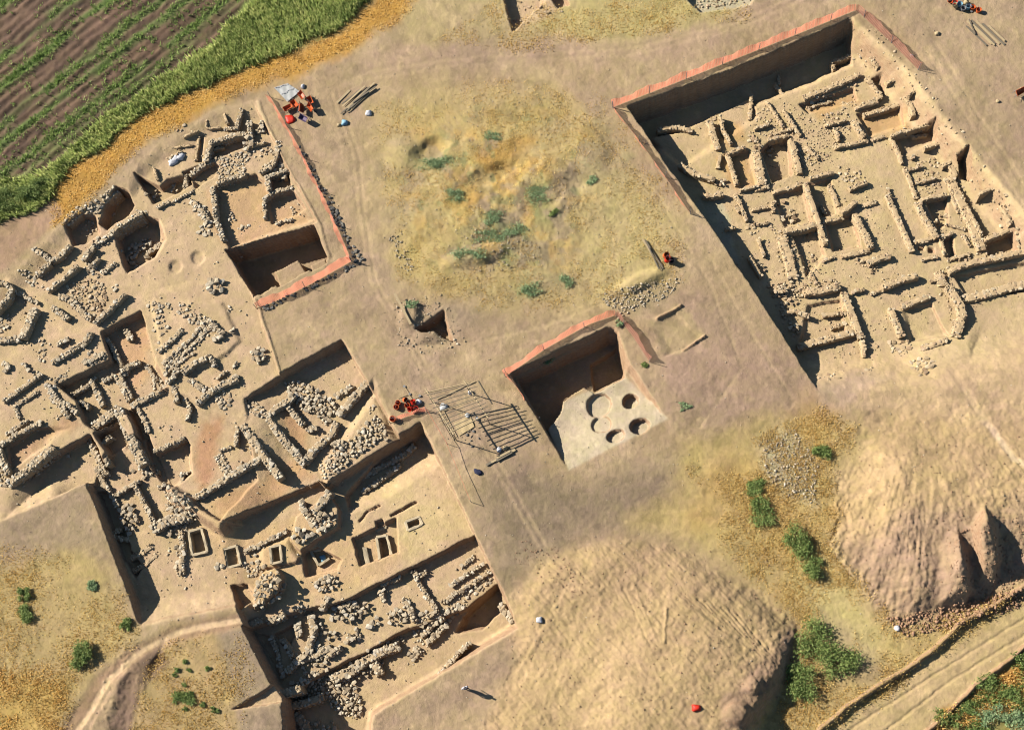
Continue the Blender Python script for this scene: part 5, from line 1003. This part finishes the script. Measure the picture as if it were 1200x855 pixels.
def lump(name, label, cat, u, v, r, mat, flat=.5, seed=1, group=None, ax=1.0, rz=0):
    g = G(u, v); bm = bmesh.new(); bmesh.ops.create_icosphere(bm, subdivisions=3, radius=1); rr = random.Random(seed); ph = [rr.uniform(0, 6) for _ in range(6)]
    for q_ in bm.verts:
        c_ = q_.co; k = 1+.16*math.sin(3*c_.x+ph[0])*math.sin(4*c_.y+ph[1])+.09*math.sin(9*c_.x+ph[2])*math.sin(8*c_.y+7*c_.z+ph[3])+.05*math.sin(17*c_.y+ph[4])
        sq = max(abs(c_.x), abs(c_.y))*.4+.6
        q_.co = Vector((c_.x*k*r*ax/sq*.9, c_.y*k*r/sq*.9, max(-.1, c_.z*k*r*flat)))
    me = bpy.data.meshes.new(name); bm.to_mesh(me); bm.free(); me.materials.append(MAT[mat]); me.polygons.foreach_set('use_smooth', [True]*len(me.polygons))
    return thing(name, label, cat, (g.x, g.y, g.z+.05), rz, group=group, me=me)
lump('sack', 'bulging white sack, upper one of the white heap in the top left rooms', 'sack', 211, 184, .5, 'white', .6, 3, ax=1.1)
lump('sack', 'bulging white sack, lower left one of the white heap in the top left rooms', 'sack', 203, 190, .42, 'white', .6, 4, ax=1.3, rz=.5)
lump('sack', 'small white sack tucked behind the white heap in the top left rooms', 'sack', 207, 186, .36, 'white', .9, 8)
lump('sack', 'pale blue sack on the dust below the pole pile', 'sack', 404, 144, .36, 'blue', .6, 5); lump('sack', 'little cream sack left of the pale blue one', 'sack', 397, 147, .22, 'wood', .6, 6)
lump('sack', 'round white sack with a dark mouth, right of the pale blue sack', 'sack', 432, 133, .36, 'white', .7, 7)
lump('sack', 'crumpled white bag by the corner of the clear sheet', 'bag', 355, 102, .3, 'white', .8, 9, ax=.7)
lump('sack', 'red plastic bag pressed against the left net fence', 'bag', 340, 140, .5, 'red', .4, 10, ax=1.2, rz=-.9)
lump('sack', 'white cap of the weight at the upper right foot of the timber frame', 'weight', 551, 460, .22, 'white', 1, 11)
lump('sack', 'grey bluish sacks at the upper left foot of the timber frame', 'sack', 520, 477, .4, 'sheet', .5, 12)
lump('sack', 'small grey sack between the left and middle poles of the timber frame', 'sack', 548, 487, .25, 'sheet', .6, 13)
lump('sack', 'tiny white bag under the slats of the timber frame', 'bag', 559, 491, .17, 'white', .9, 14)
lump('sack', 'white bag in the pair at the lower corner of the timber frame', 'bag', 585, 527, .26, 'white', .9, 15)
lump('sack', 'cream bag right of the white one at the lower corner of the timber frame', 'bag', 592, 525, .26, 'wood', .9, 16)
lump('sack', 'white bag in the tool heap on the path left of the timber frame', 'bag', 491, 471, .28, 'white', .8, 17)
lump('sack', 'dark bag lying alone on the dust below the timber frame', 'bag', 560, 553, .26, 'navy', .6, 18, ax=1.7, rz=-.5)
lump('sack', 'red-orange bag at the foot of the lower spoil heap', 'bag', 816, 829, .32, 'red', .7, 19, ax=1.3)
lump('sack', 'white block lying on the spoil heap right of the lower dig', 'bag', 632, 726, .3, 'white', .7, 20)
lump('sack', 'white pail-like bundle in the dry valley between the heaps', 'bag', 1051, 736, .25, 'white', .9, 21)
lump('sack', 'small white sack on the bright end of the far corner fence', 'bag', 1068, 66, .18, 'white', .9, 22)
lump('sack', 'white lump beside the two boulders on the path, upper right', 'bag', 1098, 40, .26, 'wood', .8, 23)
lump('sack', 'blue folded sheet inside the shaded stone box', 'sheet', 379, 654, .4, 'blue', .3, 24, ax=.8, rz=.4)
lump('sack', 'cream bag left of the orange wheelbarrow at the right edge', 'bag', 1169, 119, .2, 'wood', .8, 25)
def bucket(label, u, v, mat, tip=0, rz=0, group=None, s=1.0):
    g = G(u, v); n = 12; vs = []; fs = []
    for r_, z in ((.15, 0), (.2, .3), (.18, .3), (.13, .03)):
        for i in range(n): vs.append((r_*s*math.cos(2*math.pi*i/n), r_*s*math.sin(2*math.pi*i/n), z*s))
    for k in range(3):
        for i in range(n): fs.append((k*n+i, k*n+(i+1) % n, (k+1)*n+(i+1) % n, (k+1)*n+i))
    fs.append(tuple(range(n-1, -1, -1))); fs.append(tuple(3*n+i for i in range(n)))
    r = thing('bucket', label, 'bucket', (g.x, g.y, g.z+(.15*s if tip else 0)), rz, group=group); r.rotation_euler = (tip, 0, rz)
    link('pail', mesh('pail', vs, fs, MAT[mat]), r)
    sg = []
    for i in range(8):
        a, b = math.pi*i/8, math.pi*(i+1)/8; sg.append(((.19*s*math.cos(a), 0, (.3+.14*math.sin(a))*s), (.19*s*math.cos(b), 0, (.3+.14*math.sin(b))*s), .008, .008))
    link('handle', mesh('handle', *tubes(sg, 4), MAT['steel']), r)
GT = 'orange buckets in the tool heap left of the timber frame'
for i, (u, v, m) in enumerate(((467, 473, 'opaint'), (474, 469, 'opaint'), (478, 476, 'opaint'), (485, 474, 'red'), (465, 478, 'opaint'), (483, 479, 'red'), (488, 480, 'red'))):
    bucket('orange bucket in the tool heap left of the timber frame, '+['second from its left', 'tipped, nearest the shovel', 'in the middle', 'tipped, by white bag', 'outermost on the left', 'tipped, low in the middle', 'lowest right'][i], u, v, m, .8 if i % 2 else 0, i*1.1, GT, 1.3)
bucket('single orange bucket at the left end of the fallen net', 461, 492, 'opaint', 0, 0, s=1.5)
GU = 'coloured buckets in the upper right corner'
for i, (u, v, m) in enumerate(((1112, 2, 'opaint'), (1118, 5, 'red'), (1124, 7, 'blue'), (1130, 6, 'wood'), (1134, 10, 'blue'), (1139, 11, 'opaint'), (1120, 10, 'wood'), (1146, 14, 'opaint'), (1128, 12, 'steel'))):
    bucket(['leftmost orange bucket', 'red bucket', 'upper pale blue bucket', 'upper cream bucket', 'lower pale blue bucket', 'orange bucket right of the pale blue one', 'lower cream bucket', 'rightmost orange bucket, farthest out', 'grey metal bucket'][i]+' of the jumbled tool heap, upper right corner', u, v, m, .7 if i % 3 == 0 else 0, i*.7, GU, 1.4)
bucket('upper orange bucket beside the plank bundle', 779, 301, 'opaint', .5, 1, s=1.6); bucket('lower orange bucket beside the plank bundle', 781, 307, 'red', .4, 2, s=1.6); bucket('dark bucket at the end of the plank bundle', 787, 307, 'dark', .3, 0, s=1.5)
def sheet():
    cs = [G(322, 104), G(338, 99), G(352, 108), G(337, 120)]; o = cs[0].copy(); r = thing('clear_sheet', 'pale translucent square sheet lying beside the top of the left net fence', 'sheet', tuple(o))
    n = 12; vs = []; fs = []
    for j in range(n+1):
        for i in range(n+1):
            a = cs[0].lerp(cs[1], i/n); b = cs[3].lerp(cs[2], i/n); p = a.lerp(b, j/n)-o; vs.append((p.x, p.y, p.z+.12+.05*math.sin(i*1.1)*math.cos(j*.9)+.02*math.sin(i*3+j*2)))
    for j in range(n):
        for i in range(n): a = j*(n+1)+i; fs.append((a, a+n+1, a+n+2, a+1))
    link('sheet', mesh('sheet', vs, fs, MAT['sheet'], True), r)
    for t in (.02, .5, .98):
        a, b = cs[0].lerp(cs[3], t)-o, cs[1].lerp(cs[2], t)-o
        link('batten', mesh('batten', *tubes([(a+Vector((0, 0, .2)), b+Vector((0, 0, .2)), .025, .025)], 4), MAT['white']), r)
sheet()
def tarp():
    cs = [G(532, 496), G(551, 487), G(556, 500), G(538, 511)]; o = cs[0].copy(); n = 9; vs = []; fs = []
    for j in range(n+1):
        for i in range(n+1):
            p = cs[0].lerp(cs[1], i/n).lerp(cs[3].lerp(cs[2], i/n), j/n)-o; vs.append((p.x, p.y, p.z+.07+.012*math.sin(i*1.3+j*.4)))
    for j in range(n):
        for i in range(n): a = j*(n+1)+i; fs.append((a, a+n+1, a+n+2, a+1))
    thing('straw_mat', 'yellowish woven mat spread under the timber frame', 'mat', tuple(o), me=mesh('straw_mat', vs, fs, MAT['rope']))
tarp()
structure('grey-green stones heaped under the lower half of the timber frame', 'darkst', [], [([(545, 500), (556, 500), (572, 522), (560, 528), (538, 514)], .26, 3)], name='stone_scatter', cat='stones')
def tools(label, items):
    o = G(*items[0][0]); r = thing('long_tools', label, 'tools', tuple(o))
    for a, b in items:
        A_, B_ = G(*a)-o+Vector((0, 0, .08)), G(*b)-o+Vector((0, 0, .1)); link('shaft', mesh('shaft', *tubes([(A_, B_, .025, .025)], 5), MAT['wood']), r)
        d = (B_-A_).normalized(); n = Vector((-d.y, d.x, 0)); link('blade', mesh('blade', *boxm(B_.x, B_.y, B_.z, .22, .2, .03, math.atan2(d.y, d.x)), MAT['steel']), r)
tools('long-handled shovels sticking out of the tool heap left of the timber frame', [((484, 470), (474, 453)), ((468, 466), (480, 462)), ((480, 470), (492, 464))])
tools('shovels lying among the buckets in the upper right corner', [((1110, 4), (1126, 12)), ((1126, 2), (1138, 14)), ((1118, 12), (1134, 3)), ((1138, 8), (1152, 16))])
# ================================================================== PERSON
def person():
    g = G(547, 807); r = thing('person', 'person in white shirt and dark trousers standing alone on bare ground below the dig', 'person', tuple(g), .4)
    def skin(name, joints, edges, mat):
        me = bpy.data.meshes.new(name); me.from_pydata([j[:3] for j in joints], edges, []); me.materials.append(MAT[mat])
        o = link(name, me, r); m = o.modifiers.new('skin', 'SKIN'); m.use_smooth_shade = True
        for i, j in enumerate(joints): me.skin_vertices[0].data[i].radius = (j[3], j[4] if len(j) > 4 else j[3])
        me.skin_vertices[0].data[0].use_root = True
        s = o.modifiers.new('sub', 'SUBSURF'); s.levels = 2; s.render_levels = 2; return o
    body = [(0, 0, .95, .10), (0, 0, 1.15, .11), (0, 0, 1.38, .12), (0, 0, 1.5, .055), (0, .01, 1.56, .06), (0, .02, 1.66, .095), (0, .015, 1.74, .07),
            (.18, 0, 1.42, .05), (.26, .02, 1.14, .042), (.24, .14, .93, .03), (-.18, 0, 1.42, .05), (-.27, -.02, 1.14, .042), (-.26, .08, .9, .03),
            (.09, 0, .9, .075), (.1, .03, .5, .055), (.1, -.02, .1, .042), (.1, .12, .04, .035), (-.09, 0, .9, .075), (-.11, .06, .5, .055), (-.12, .03, .1, .042), (-.12, .18, .04, .035),
            (.24, .2, .86, .022, .035), (-.26, .13, .83, .022, .035)]
    ed = [(0, 1), (1, 2), (2, 3), (3, 4), (4, 5), (5, 6), (2, 7), (7, 8), (8, 9), (9, 21), (2, 10), (10, 11), (11, 12), (12, 22), (0, 13), (13, 14), (14, 15), (15, 16), (0, 17), (17, 18), (18, 19), (19, 20)]
    skin('body', body, ed, 'skin')
    skin('shirt', [(0, 0, .93, .15, .12), (0, 0, 1.2, .155, .125), (0, 0, 1.4, .165, .12), (0, 0, 1.47, .08), (.2, 0, 1.41, .075), (.26, .015, 1.22, .062), (-.2, 0, 1.41, .075), (-.265, -.01, 1.22, .062)], [(0, 1), (1, 2), (2, 3), (2, 4), (4, 5), (2, 6), (6, 7)], 'white')
    skin('trousers', [(0, 0, .93, .14, .11), (.095, 0, .84, .095), (.105, .03, .5, .075), (.105, -.02, .12, .06), (-.095, 0, .84, .095), (-.115, .06, .5, .075), (-.12, .03, .12, .06)], [(0, 1), (1, 2), (2, 3), (0, 4), (4, 5), (5, 6)], 'navy')
    skin('hair', [(0, 0, 1.72, .1), (0, -.02, 1.77, .08)], [(0, 1)], 'white')
    # fingers
    for sx, hx, hy, hz in ((1, .24, .2, .86), (-1, -.26, .13, .83)):
        sg = []
        for k in range(4): a = Vector((hx, hy-.015+k*.018, hz-.02)); sg.append((a, a+Vector((0, .012, -.055+.006*abs(k-1.5))), .009, .007))
        a = Vector((hx-sx*.01, hy+.02, hz+.02)); sg.append((a, a+Vector((-sx*.02, .04, -.03)), .01, .008))
        link('fingers', mesh('fingers', *tubes(sg, 6), MAT['skin'], True), r)
person()
# ================================================================== VEGETATION
def leaves(n, rx, ry, h, size, rr, dome=True, clumps=9):
    cl = [(rr.uniform(-.7, .7)*rx, rr.uniform(-.7, .7)*ry, rr.uniform(.25, .85)*h, rr.uniform(.28, .5)) for _ in range(clumps)]
    VV = []; FF = []
    for i in range(n):
        c_ = rr.choice(cl); d = Vector((rr.gauss(0, 1), rr.gauss(0, 1), rr.gauss(0, 1))).normalized()*abs(rr.gauss(.75, .35))
        p = Vector((c_[0]+d.x*c_[3]*rx, c_[1]+d.y*c_[3]*ry, max(.03, c_[2]+d.z*c_[3]*h*.8)))
        a = Vector((rr.gauss(0, 1), rr.gauss(0, 1), rr.gauss(0, .6))).normalized(); b = a.cross(Vector((rr.gauss(0, 1), rr.gauss(0, 1), 1)).normalized()).normalized()
        s = size*rr.uniform(.6, 1.3); o = len(VV); VV += [p-a*s, p+b*s*.5, p+a*s, p-b*s*.5]; FF.append((o, o+1, o+2, o+3))
    return VV, FF
def shrub(label, u, v, rx, ry, h, k='green', n=None, group=None, name='shrub', cat='shrub'):
    g = G(u, v); rr = random.Random(int(u*7+v)); rx *= .08; ry *= .08; h *= .8; n = n or int(260+900*rx*ry)
    root = thing(name, label, cat, tuple(g), rr.uniform(-.3, .3), group=group)
    sg = [((0, 0, -.1), (rr.uniform(-.6, .6)*rx, rr.uniform(-.6, .6)*ry, h*rr.uniform(.4, .8)), .035, .012) for _ in range(7)]
    link('stem', mesh('stem', *tubes(sg, 4), MAT['bark']), root)
    link('foliage', mesh('foliage', *leaves(int(n*2.2), rx, ry, h, .085, rr, clumps=int(8+5*rx*ry)), LEAF[k]), root)
shrub('big leafy green bush at the left edge below the field', 8, 236, 20, 20, 1.3, n=1500); shrub('rounded green bush right of the one at the left edge', 34, 228, 20, 15, 1.3, n=1300); shrub('small green bush between the field and the golden grass', 54, 214, 12, 8, .8)
HG = 'green shrubs on the central hillock'
for i, (lab, u, v, rx, ry, h, k) in enumerate((
    ('dark green shrub near the top centre of the hillock', 578, 160, 9, 7, .5, 'teal'), ('wide spreading shrub at the upper left of the hillock', 511, 191, 22, 9, .6, 'teal'),
    ('compact green shrub left of centre on the hillock', 532, 229, 11, 9, .6, 'teal'), ('tall pale green shrub right of centre on the hillock', 628, 226, 16, 14, .6, 'teal'),
    ('tiny round shrub at the right of the hillock', 648, 249, 6, 5, .4, 'green'), ('sprawling shrub in the middle of the hillock, upper part', 580, 256, 11, 12, .5, 'teal'),
    ('sprawling shrub in the middle of the hillock, right part', 602, 271, 14, 9, .5, 'teal'), ('sprawling shrub in the middle of the hillock, centre part', 576, 277, 20, 9, .5, 'teal'),
    ('long dark shrub along the lower edge of the green patch', 548, 297, 20, 8, .55, 'teal'), ('yellow-green shrub at the bottom right of the hillock', 621, 341, 13, 9, .5, 'teal'),
    ('little dark shrub right of the yellow-green one', 664, 330, 8, 9, .5, 'teal'), ('small shrub near the path at the right of the hillock', 694, 212, 6, 7, .4, 'teal'), ('dark low shrub above the shadow-shaped hollow', 482, 357, 9, 5, .4, 'teal'))):
    shrub(lab, u, v, rx*1.25, ry*1.15, h*.6, k, n=int(90+rx*ry*1.5), group=HG)
GL = 'green shrubs on the lower left grass'
for lab, u, v, rx, ry, h in (('upper of two small shrubs at the far lower left', 29, 696, 7, 8, .5), ('lower of two small shrubs at the far lower left', 31, 719, 11, 10, .6), ('round bushy shrub beside the curved track', 98, 768, 13, 15, .9),
    ('little shrub by the tip of the left slot trench', 149, 731, 6, 8, .5), ('low shrub inside the grass wedge below the track', 217, 816, 14, 9, .4), ('pale shrub near the small notch in the grass', 108, 686, 7, 6, .3)):
    shrub(lab, u, v, rx, ry, h, 'green' if u != 108 else 'teal', group=GL)
for k in range(12):
    u, v = random.uniform(200, 262), random.uniform(750, 850); shrub('tiny weed tufts dotted over the grass wedge below the track', u, v, 3.5, 3, .25, 'green', 60, 'tiny weed tufts on the grass wedge', 'weed', 'weed')
GV = 'green bushes in the dry valley'
for lab, u, v, rx, ry, h in (('large upright bush in the valley above the pale clearing', 934, 636, 16, 22, 1.1), ('bush joined to the lower end of the large upright bush', 950, 664, 13, 14, 1.1), ('big bush at the bottom, upper lobe against the spoil heap', 955, 752, 20, 24, 1.1),
    ('big bush at the bottom, right lobe spreading outward', 984, 776, 22, 18, 1.0), ('big bush at the bottom, lower left lobe', 940, 800, 18, 22, 1.2), ('olive shrub left of the pale scree', 895, 600, 16, 18, .5), ('olive shrub at the foot of the pale scree', 885, 570, 12, 10, .4), ('shrub above the pale scree', 962, 530, 10, 12, .5)):
    shrub(lab, u, v, rx, ry, h, 'green', group=GV, n=int(350+rx*ry*2.0))
GR = 'bushes in the lower right corner beyond the road'
for i, (u, v, rx, ry, h) in enumerate(((1155, 800, 12, 10, .6), (1182, 812, 14, 10, .6), (1110, 842, 14, 9, .6), (1165, 838, 18, 11, .7), (1195, 842, 14, 12, .7), (1135, 828, 12, 8, .5), (1198, 772, 10, 8, .5))):
    shrub(['green bush nearest the ditch', 'bush left of the picture edge, mid height', 'bush at the bottom near the ditch', 'large grey-green bush in the bottom corner', 'bush at the very corner of the photograph', 'bush among orange grass in the bottom corner', 'small bush at the right edge above the others'][i]+', beyond the road', u, v, rx, ry, h, 'teal' if i in (3, 4) else 'green', group=GR, n=420)
shrub('green sprig on the rim of the pit trench, by the net corner', 728, 378, 8, 5, .35, 'teal', 120); shrub('weed at the lower end of the right-hand net by the pit trench', 756, 427, 5, 4, .3, 'green', 90)
shrub('weed on the upper lip of the pit trench', 642, 420, 9, 4, .3, 'teal', 130); shrub('low weed on the bare ground right of the pit trench', 803, 475, 9, 6, .2, 'teal', 90)
def tufts(name, label, poly, n, h, k, wdt=.07, blades=5, cl=None, spread=.18, dens=None):
    xs = [p[0] for p in poly]; ys = [p[1] for p in poly]; r = np.random.default_rng(abs(hash(name)) % 99 + len(label)); m = n*6
    uu = r.uniform(min(xs), max(xs), m); vv = r.uniform(min(ys), max(ys), m)
    wu = uu+9*fbm(uu, vv, 30, 301, 3); wv = vv+9*fbm(uu, vv, 30, 311, 3)
    ok = inside(wu, wv, poly) & (DIG[np.clip(((vv-V0)/STEP).astype(int), 0, NV-1), np.clip(((uu-U0)/STEP).astype(int), 0, NU-1)] < .1)
    if cl: ok &= (fbm(uu, vv, cl, 321+len(label), 3)+r.uniform(-.3, .3, m)) > (dens or 0)
    uu = uu[ok][:n]; vv = vv[ok][:n]; N = len(uu)
    D = np.stack([(uu-CX)/FP, -(vv-CY)/FP, -np.ones(N)], -1) @ C2W.T; t = -HC/D[:, 2]; x = D[:, 0]*t; y = D[:, 1]*t; z = Z_at_uv(uu, vv)
    B = blades; x = np.repeat(x, B)+r.normal(0, spread, N*B); y = np.repeat(y, B)+r.normal(0, spread, N*B); z = np.repeat(z, B); hh = h*r.uniform(.5, 1.2, N*B)
    a = r.uniform(0, 6.28, N*B); lean = r.uniform(.15, .75, N*B)*hh; dx, dy = np.cos(a), np.sin(a); b = a+1.2; w2 = wdt*r.uniform(.6, 1.3, N*B)
    p0 = np.stack([x-np.cos(b)*w2, y-np.sin(b)*w2, z-.03], -1); p1 = np.stack([x+np.cos(b)*w2, y+np.sin(b)*w2, z-.03], -1)
    p2 = np.stack([x+dx*lean, y+dy*lean, z+hh], -1)
    V_ = np.stack([p0, p1, p2], 1).reshape(-1, 3); F_ = np.arange(len(V_)).reshape(-1, 3)
    me = bigmesh(name, V_, F_, LEAF[k]); o = bpy.data.objects.new(name, me); COL.objects.link(o); o['kind'] = 'stuff'; o['label'] = label; o['category'] = 'grass'
    LABELS[label] = 1
tufts('tall_grass', 'tall green grass in the band between the ploughed field and the dig', GREENBAND, 8000, .6, 'grass', .09)
tufts('green_grass', 'patches of darker green grass in the band beside the ploughed field', GREENBAND, 4500, .7, 'green', .09, 5, 30, .2, .05)
tufts('golden_grass', 'dry golden grass along the edge of the green band', GOLDBAND, 3200, .15, 'gold', .06)
FDP = [(-80, -80), (430, -80), (330, 0), (215, 92), (100, 186), (20, 232), (-80, 290)]
def rows():
    r = np.random.default_rng(77); V_ = []
    N = 36000; uu = r.uniform(-85, 430, N); vv = r.uniform(-85, 300, N); qq = vv*ct+uu*st; ll = uu*ct-vv*st
    keep = np.zeros(N, bool)
    for q0, k in ((6, .8), (52, .9), (80, 1.0), (116, .75), (134, .9), (163, .8), (176, .5), (-20, .6), (-60, .7), (30, .15), (98, .2), (148, .25)):
        keep |= (np.abs(qq-q0+5*fbm(uu, vv, 40, 131, 3)) < r.exponential(4.5, N)) & (fbm(ll, qq*4, 55, 140+q0, 4)+r.uniform(-.3, .3, N) > -.15+(1-k)*.5) & (r.random(N) < k)
    keep &= inside(uu, vv, FDP)
    uu, vv = uu[keep], vv[keep]; N = len(uu); D = np.stack([(uu-CX)/FP, -(vv-CY)/FP, -np.ones(N)], -1) @ C2W.T; t = -HC/D[:, 2]; x = D[:, 0]*t; y = D[:, 1]*t; z = Z_at_uv(uu, vv)
    B = 6; x = np.repeat(x, B)+r.normal(0, .15, N*B); y = np.repeat(y, B)+r.normal(0, .15, N*B); z = np.repeat(z, B); h = .3*r.uniform(.5, 1.3, N*B); a = r.uniform(0, 6.28, N*B); L = .22*r.uniform(.5, 1.3, N*B)
    p0 = np.stack([x-np.sin(a)*.05, y+np.cos(a)*.05, z+.02], -1); p1 = np.stack([x+np.sin(a)*.05, y-np.cos(a)*.05, z+.02], -1); p2 = np.stack([x+np.cos(a)*L, y+np.sin(a)*L, z+h], -1)
    Vv = np.stack([p0, p1, p2], 1).reshape(-1, 3); me = bigmesh('field_weeds', Vv, np.arange(len(Vv)).reshape(-1, 3), LEAF['weed'])
    o = bpy.data.objects.new('field_weeds', me); COL.objects.link(o); o['kind'] = 'stuff'; o['label'] = 'rows of green weeds in the furrows of the ploughed field'; o['category'] = 'weeds'
rows()
tufts('dry_grass', 'short dry yellow grass over the central hillock', [(430, 120), (560, 90), (700, 110), (800, 220), (800, 330), (620, 370), (470, 330)], 3600, .12, 'straw', .05, 5, 36, .25, .05)
tufts('meadow_grass', 'short dry grass on the lower left meadow', [(-80, 640), (60, 640), (140, 690), (165, 745), (90, 800), (60, 920), (-80, 920)], 3500, .14, 'straw', .05, 5, 40, .25, -.1)
tufts('golden_meadow_grass', 'golden grass in the lower left corner', [(-80, 780), (85, 785), (60, 920), (-80, 920)], 1800, .16, 'gold', .06, 5, 24, .22, -.05)
tufts('valley_grass', 'golden grass in the dry valley between the spoil heaps', [(850, 540), (960, 470), (1000, 500), (975, 640), (1010, 690), (960, 690), (900, 640)], 2200, .14, 'straw', .05, 5, 30, .22, .0)
tufts('valley_straw', 'pale dry grass on the valley floor', [(800, 540), (980, 480), (980, 640), (1060, 735), (1200, 690), (1060, 800), (900, 900), (935, 735), (860, 660)], 4500, .15, 'straw', .05, 5, 36, .25, .05)
tufts('verge_grass', 'mixed dry grass in the lower right corner beyond the road', [(1050, 900), (1120, 825), (1200, 765), (1280, 705), (1280, 940), (1020, 940)], 2600, .2, 'gold', .07, 5, 26, .22, .05)
tufts('verge_green', 'green weeds in the lower right corner beyond the road', [(1050, 900), (1120, 830), (1200, 770), (1280, 710), (1280, 940), (1020, 940)], 3000, .3, 'green', .07, 5, 22, .22, .1)
tufts('wedge_grass', 'dry grass on the wedge between the track and the lower dig', [(165, 790), (200, 750), (270, 735), (300, 790), (270, 900), (150, 900)], 1600, .14, 'straw', .05, 5, 30, .25, 0)
tufts('top_grass', 'thin yellow grass along the top of the photograph', [(600, -60), (880, -60), (880, 20), (720, 45), (600, 60), (500, 50), (560, 20)], 2200, .14, 'straw', .05, 5, 30, .25, .0)
# ================================================================== LOOSE STONES AND CLODS
def chips(name, label, regs, mat, seed):
    r = random.Random(seed); VV = []; FF = []; nb = 0; SH = []
    for poly, n, s0_, s1_ in regs:
        xs = [p[0] for p in poly]; ys = [p[1] for p in poly]; c_ = 0
        pu = np.array([r.uniform(min(xs), max(xs)) for _ in range(n*3)]); pv = np.array([r.uniform(min(ys), max(ys)) for _ in range(n*3)]); ok = inside(pu, pv, poly)
        pu = pu[ok][:n]; pv = pv[ok][:n]
        D = np.stack([(pu-CX)/FP, -(pv-CY)/FP, -np.ones(len(pu))], -1) @ C2W.T; t = -HC/D[:, 2]; X = D[:, 0]*t; Y = D[:, 1]*t; ZZ = Z_at_uv(pu, pv)
        for x, y, z in zip(X, Y, ZZ):
            k = s0_+(s1_-s0_)*r.random()**3.2; cv, cf_ = r.choice(CHIPS); v = (cv*np.array([k, k*r.uniform(.7, 1.1), k*.7])) @ rotm(0, 0, r.uniform(0, 6.3)).T+np.array([x, y, z+k*.15])
            VV.append(v); FF += [[i+nb for i in f] for f in cf_]; nb += len(v); SH += [r.random()]*len(v)
    me = bigmesh(name, np.concatenate(VV), [f for f in FF], MAT[mat], SH); o = bpy.data.objects.new(name, me); COL.objects.link(o); o['kind'] = 'stuff'; o['label'] = label; o['category'] = 'loose stones'
chips('dig_rubble', 'small loose stones strewn over the floors of the left dig', [([(60, 270), (150, 200), (296, 125), (370, 255), (270, 292), (328, 436), (400, 400), (500, 560), (600, 720), (430, 830), (340, 830), (290, 730), (165, 725), (100, 570), (0, 600), (0, 340)], 1900, .05, .24)], 'stone_j', 1)
chips('trench_rubble', 'small loose stones over the floor of the big trench', [([(760, 150), (1000, 50), (1200, 260), (1200, 380), (960, 440)], 1300, .05, .2), ([(880, 150), (960, 120), (1020, 200), (1100, 330), (1000, 420), (920, 380), (900, 250)], 1300, .06, .22)], 'tan_j', 2)
chips('hillock_stones', 'loose stones showing through the grass of the hillock', [([(440, 130), (640, 95), (800, 260), (700, 365), (540, 350), (450, 240)], 1900, .05, .18), ([(460, 350), (520, 345), (545, 400), (500, 420), (465, 405)], 420, .08, .3), ([(700, 345), (770, 330), (798, 325), (790, 345), (740, 365), (725, 375)], 520, .1, .34), ([(470, 270), (490, 330), (480, 340), (455, 280)], 150, .08, .3), ([(530, 270), (620, 270), (640, 300), (560, 330)], 260, .08, .28)], 'stone_j', 3)
chips('path_gravel', 'scattered gravel on the open ground and paths', [([(0, 0), (1200, 0), (1200, 855), (0, 855)], 6500, .04, .15)], 'stone_j', 4)
chips('earth_clods', 'lumps of earth on the spoil heaps and their edges', [([(600, 640), (900, 640), (940, 760), (900, 850), (600, 850)], 900, .05, .18), ([(980, 520), (1200, 500), (1200, 720), (1050, 730), (980, 660)], 900, .05, .18), ([(1040, 725), (1130, 705), (1200, 690), (1200, 710), (1120, 735), (1060, 745)], 1100, .1, .4), ([(1100, 640), (1150, 600), (1200, 620), (1200, 700), (1110, 715)], 900, .06, .25), ([(600, 630), (650, 640), (700, 690), (680, 700), (610, 665)], 260, .05, .22)], 'earthlump', 5)
chips('pale_scree', 'pale scree of small stones between the pit trench and the right spoil fan', [([(890, 520), (930, 500), (960, 540), (955, 590), (920, 580), (900, 560)], 700, .08, .32)], 'stone_j', 6)
print('stones', NST[0], 'objects', len(bpy.data.objects))
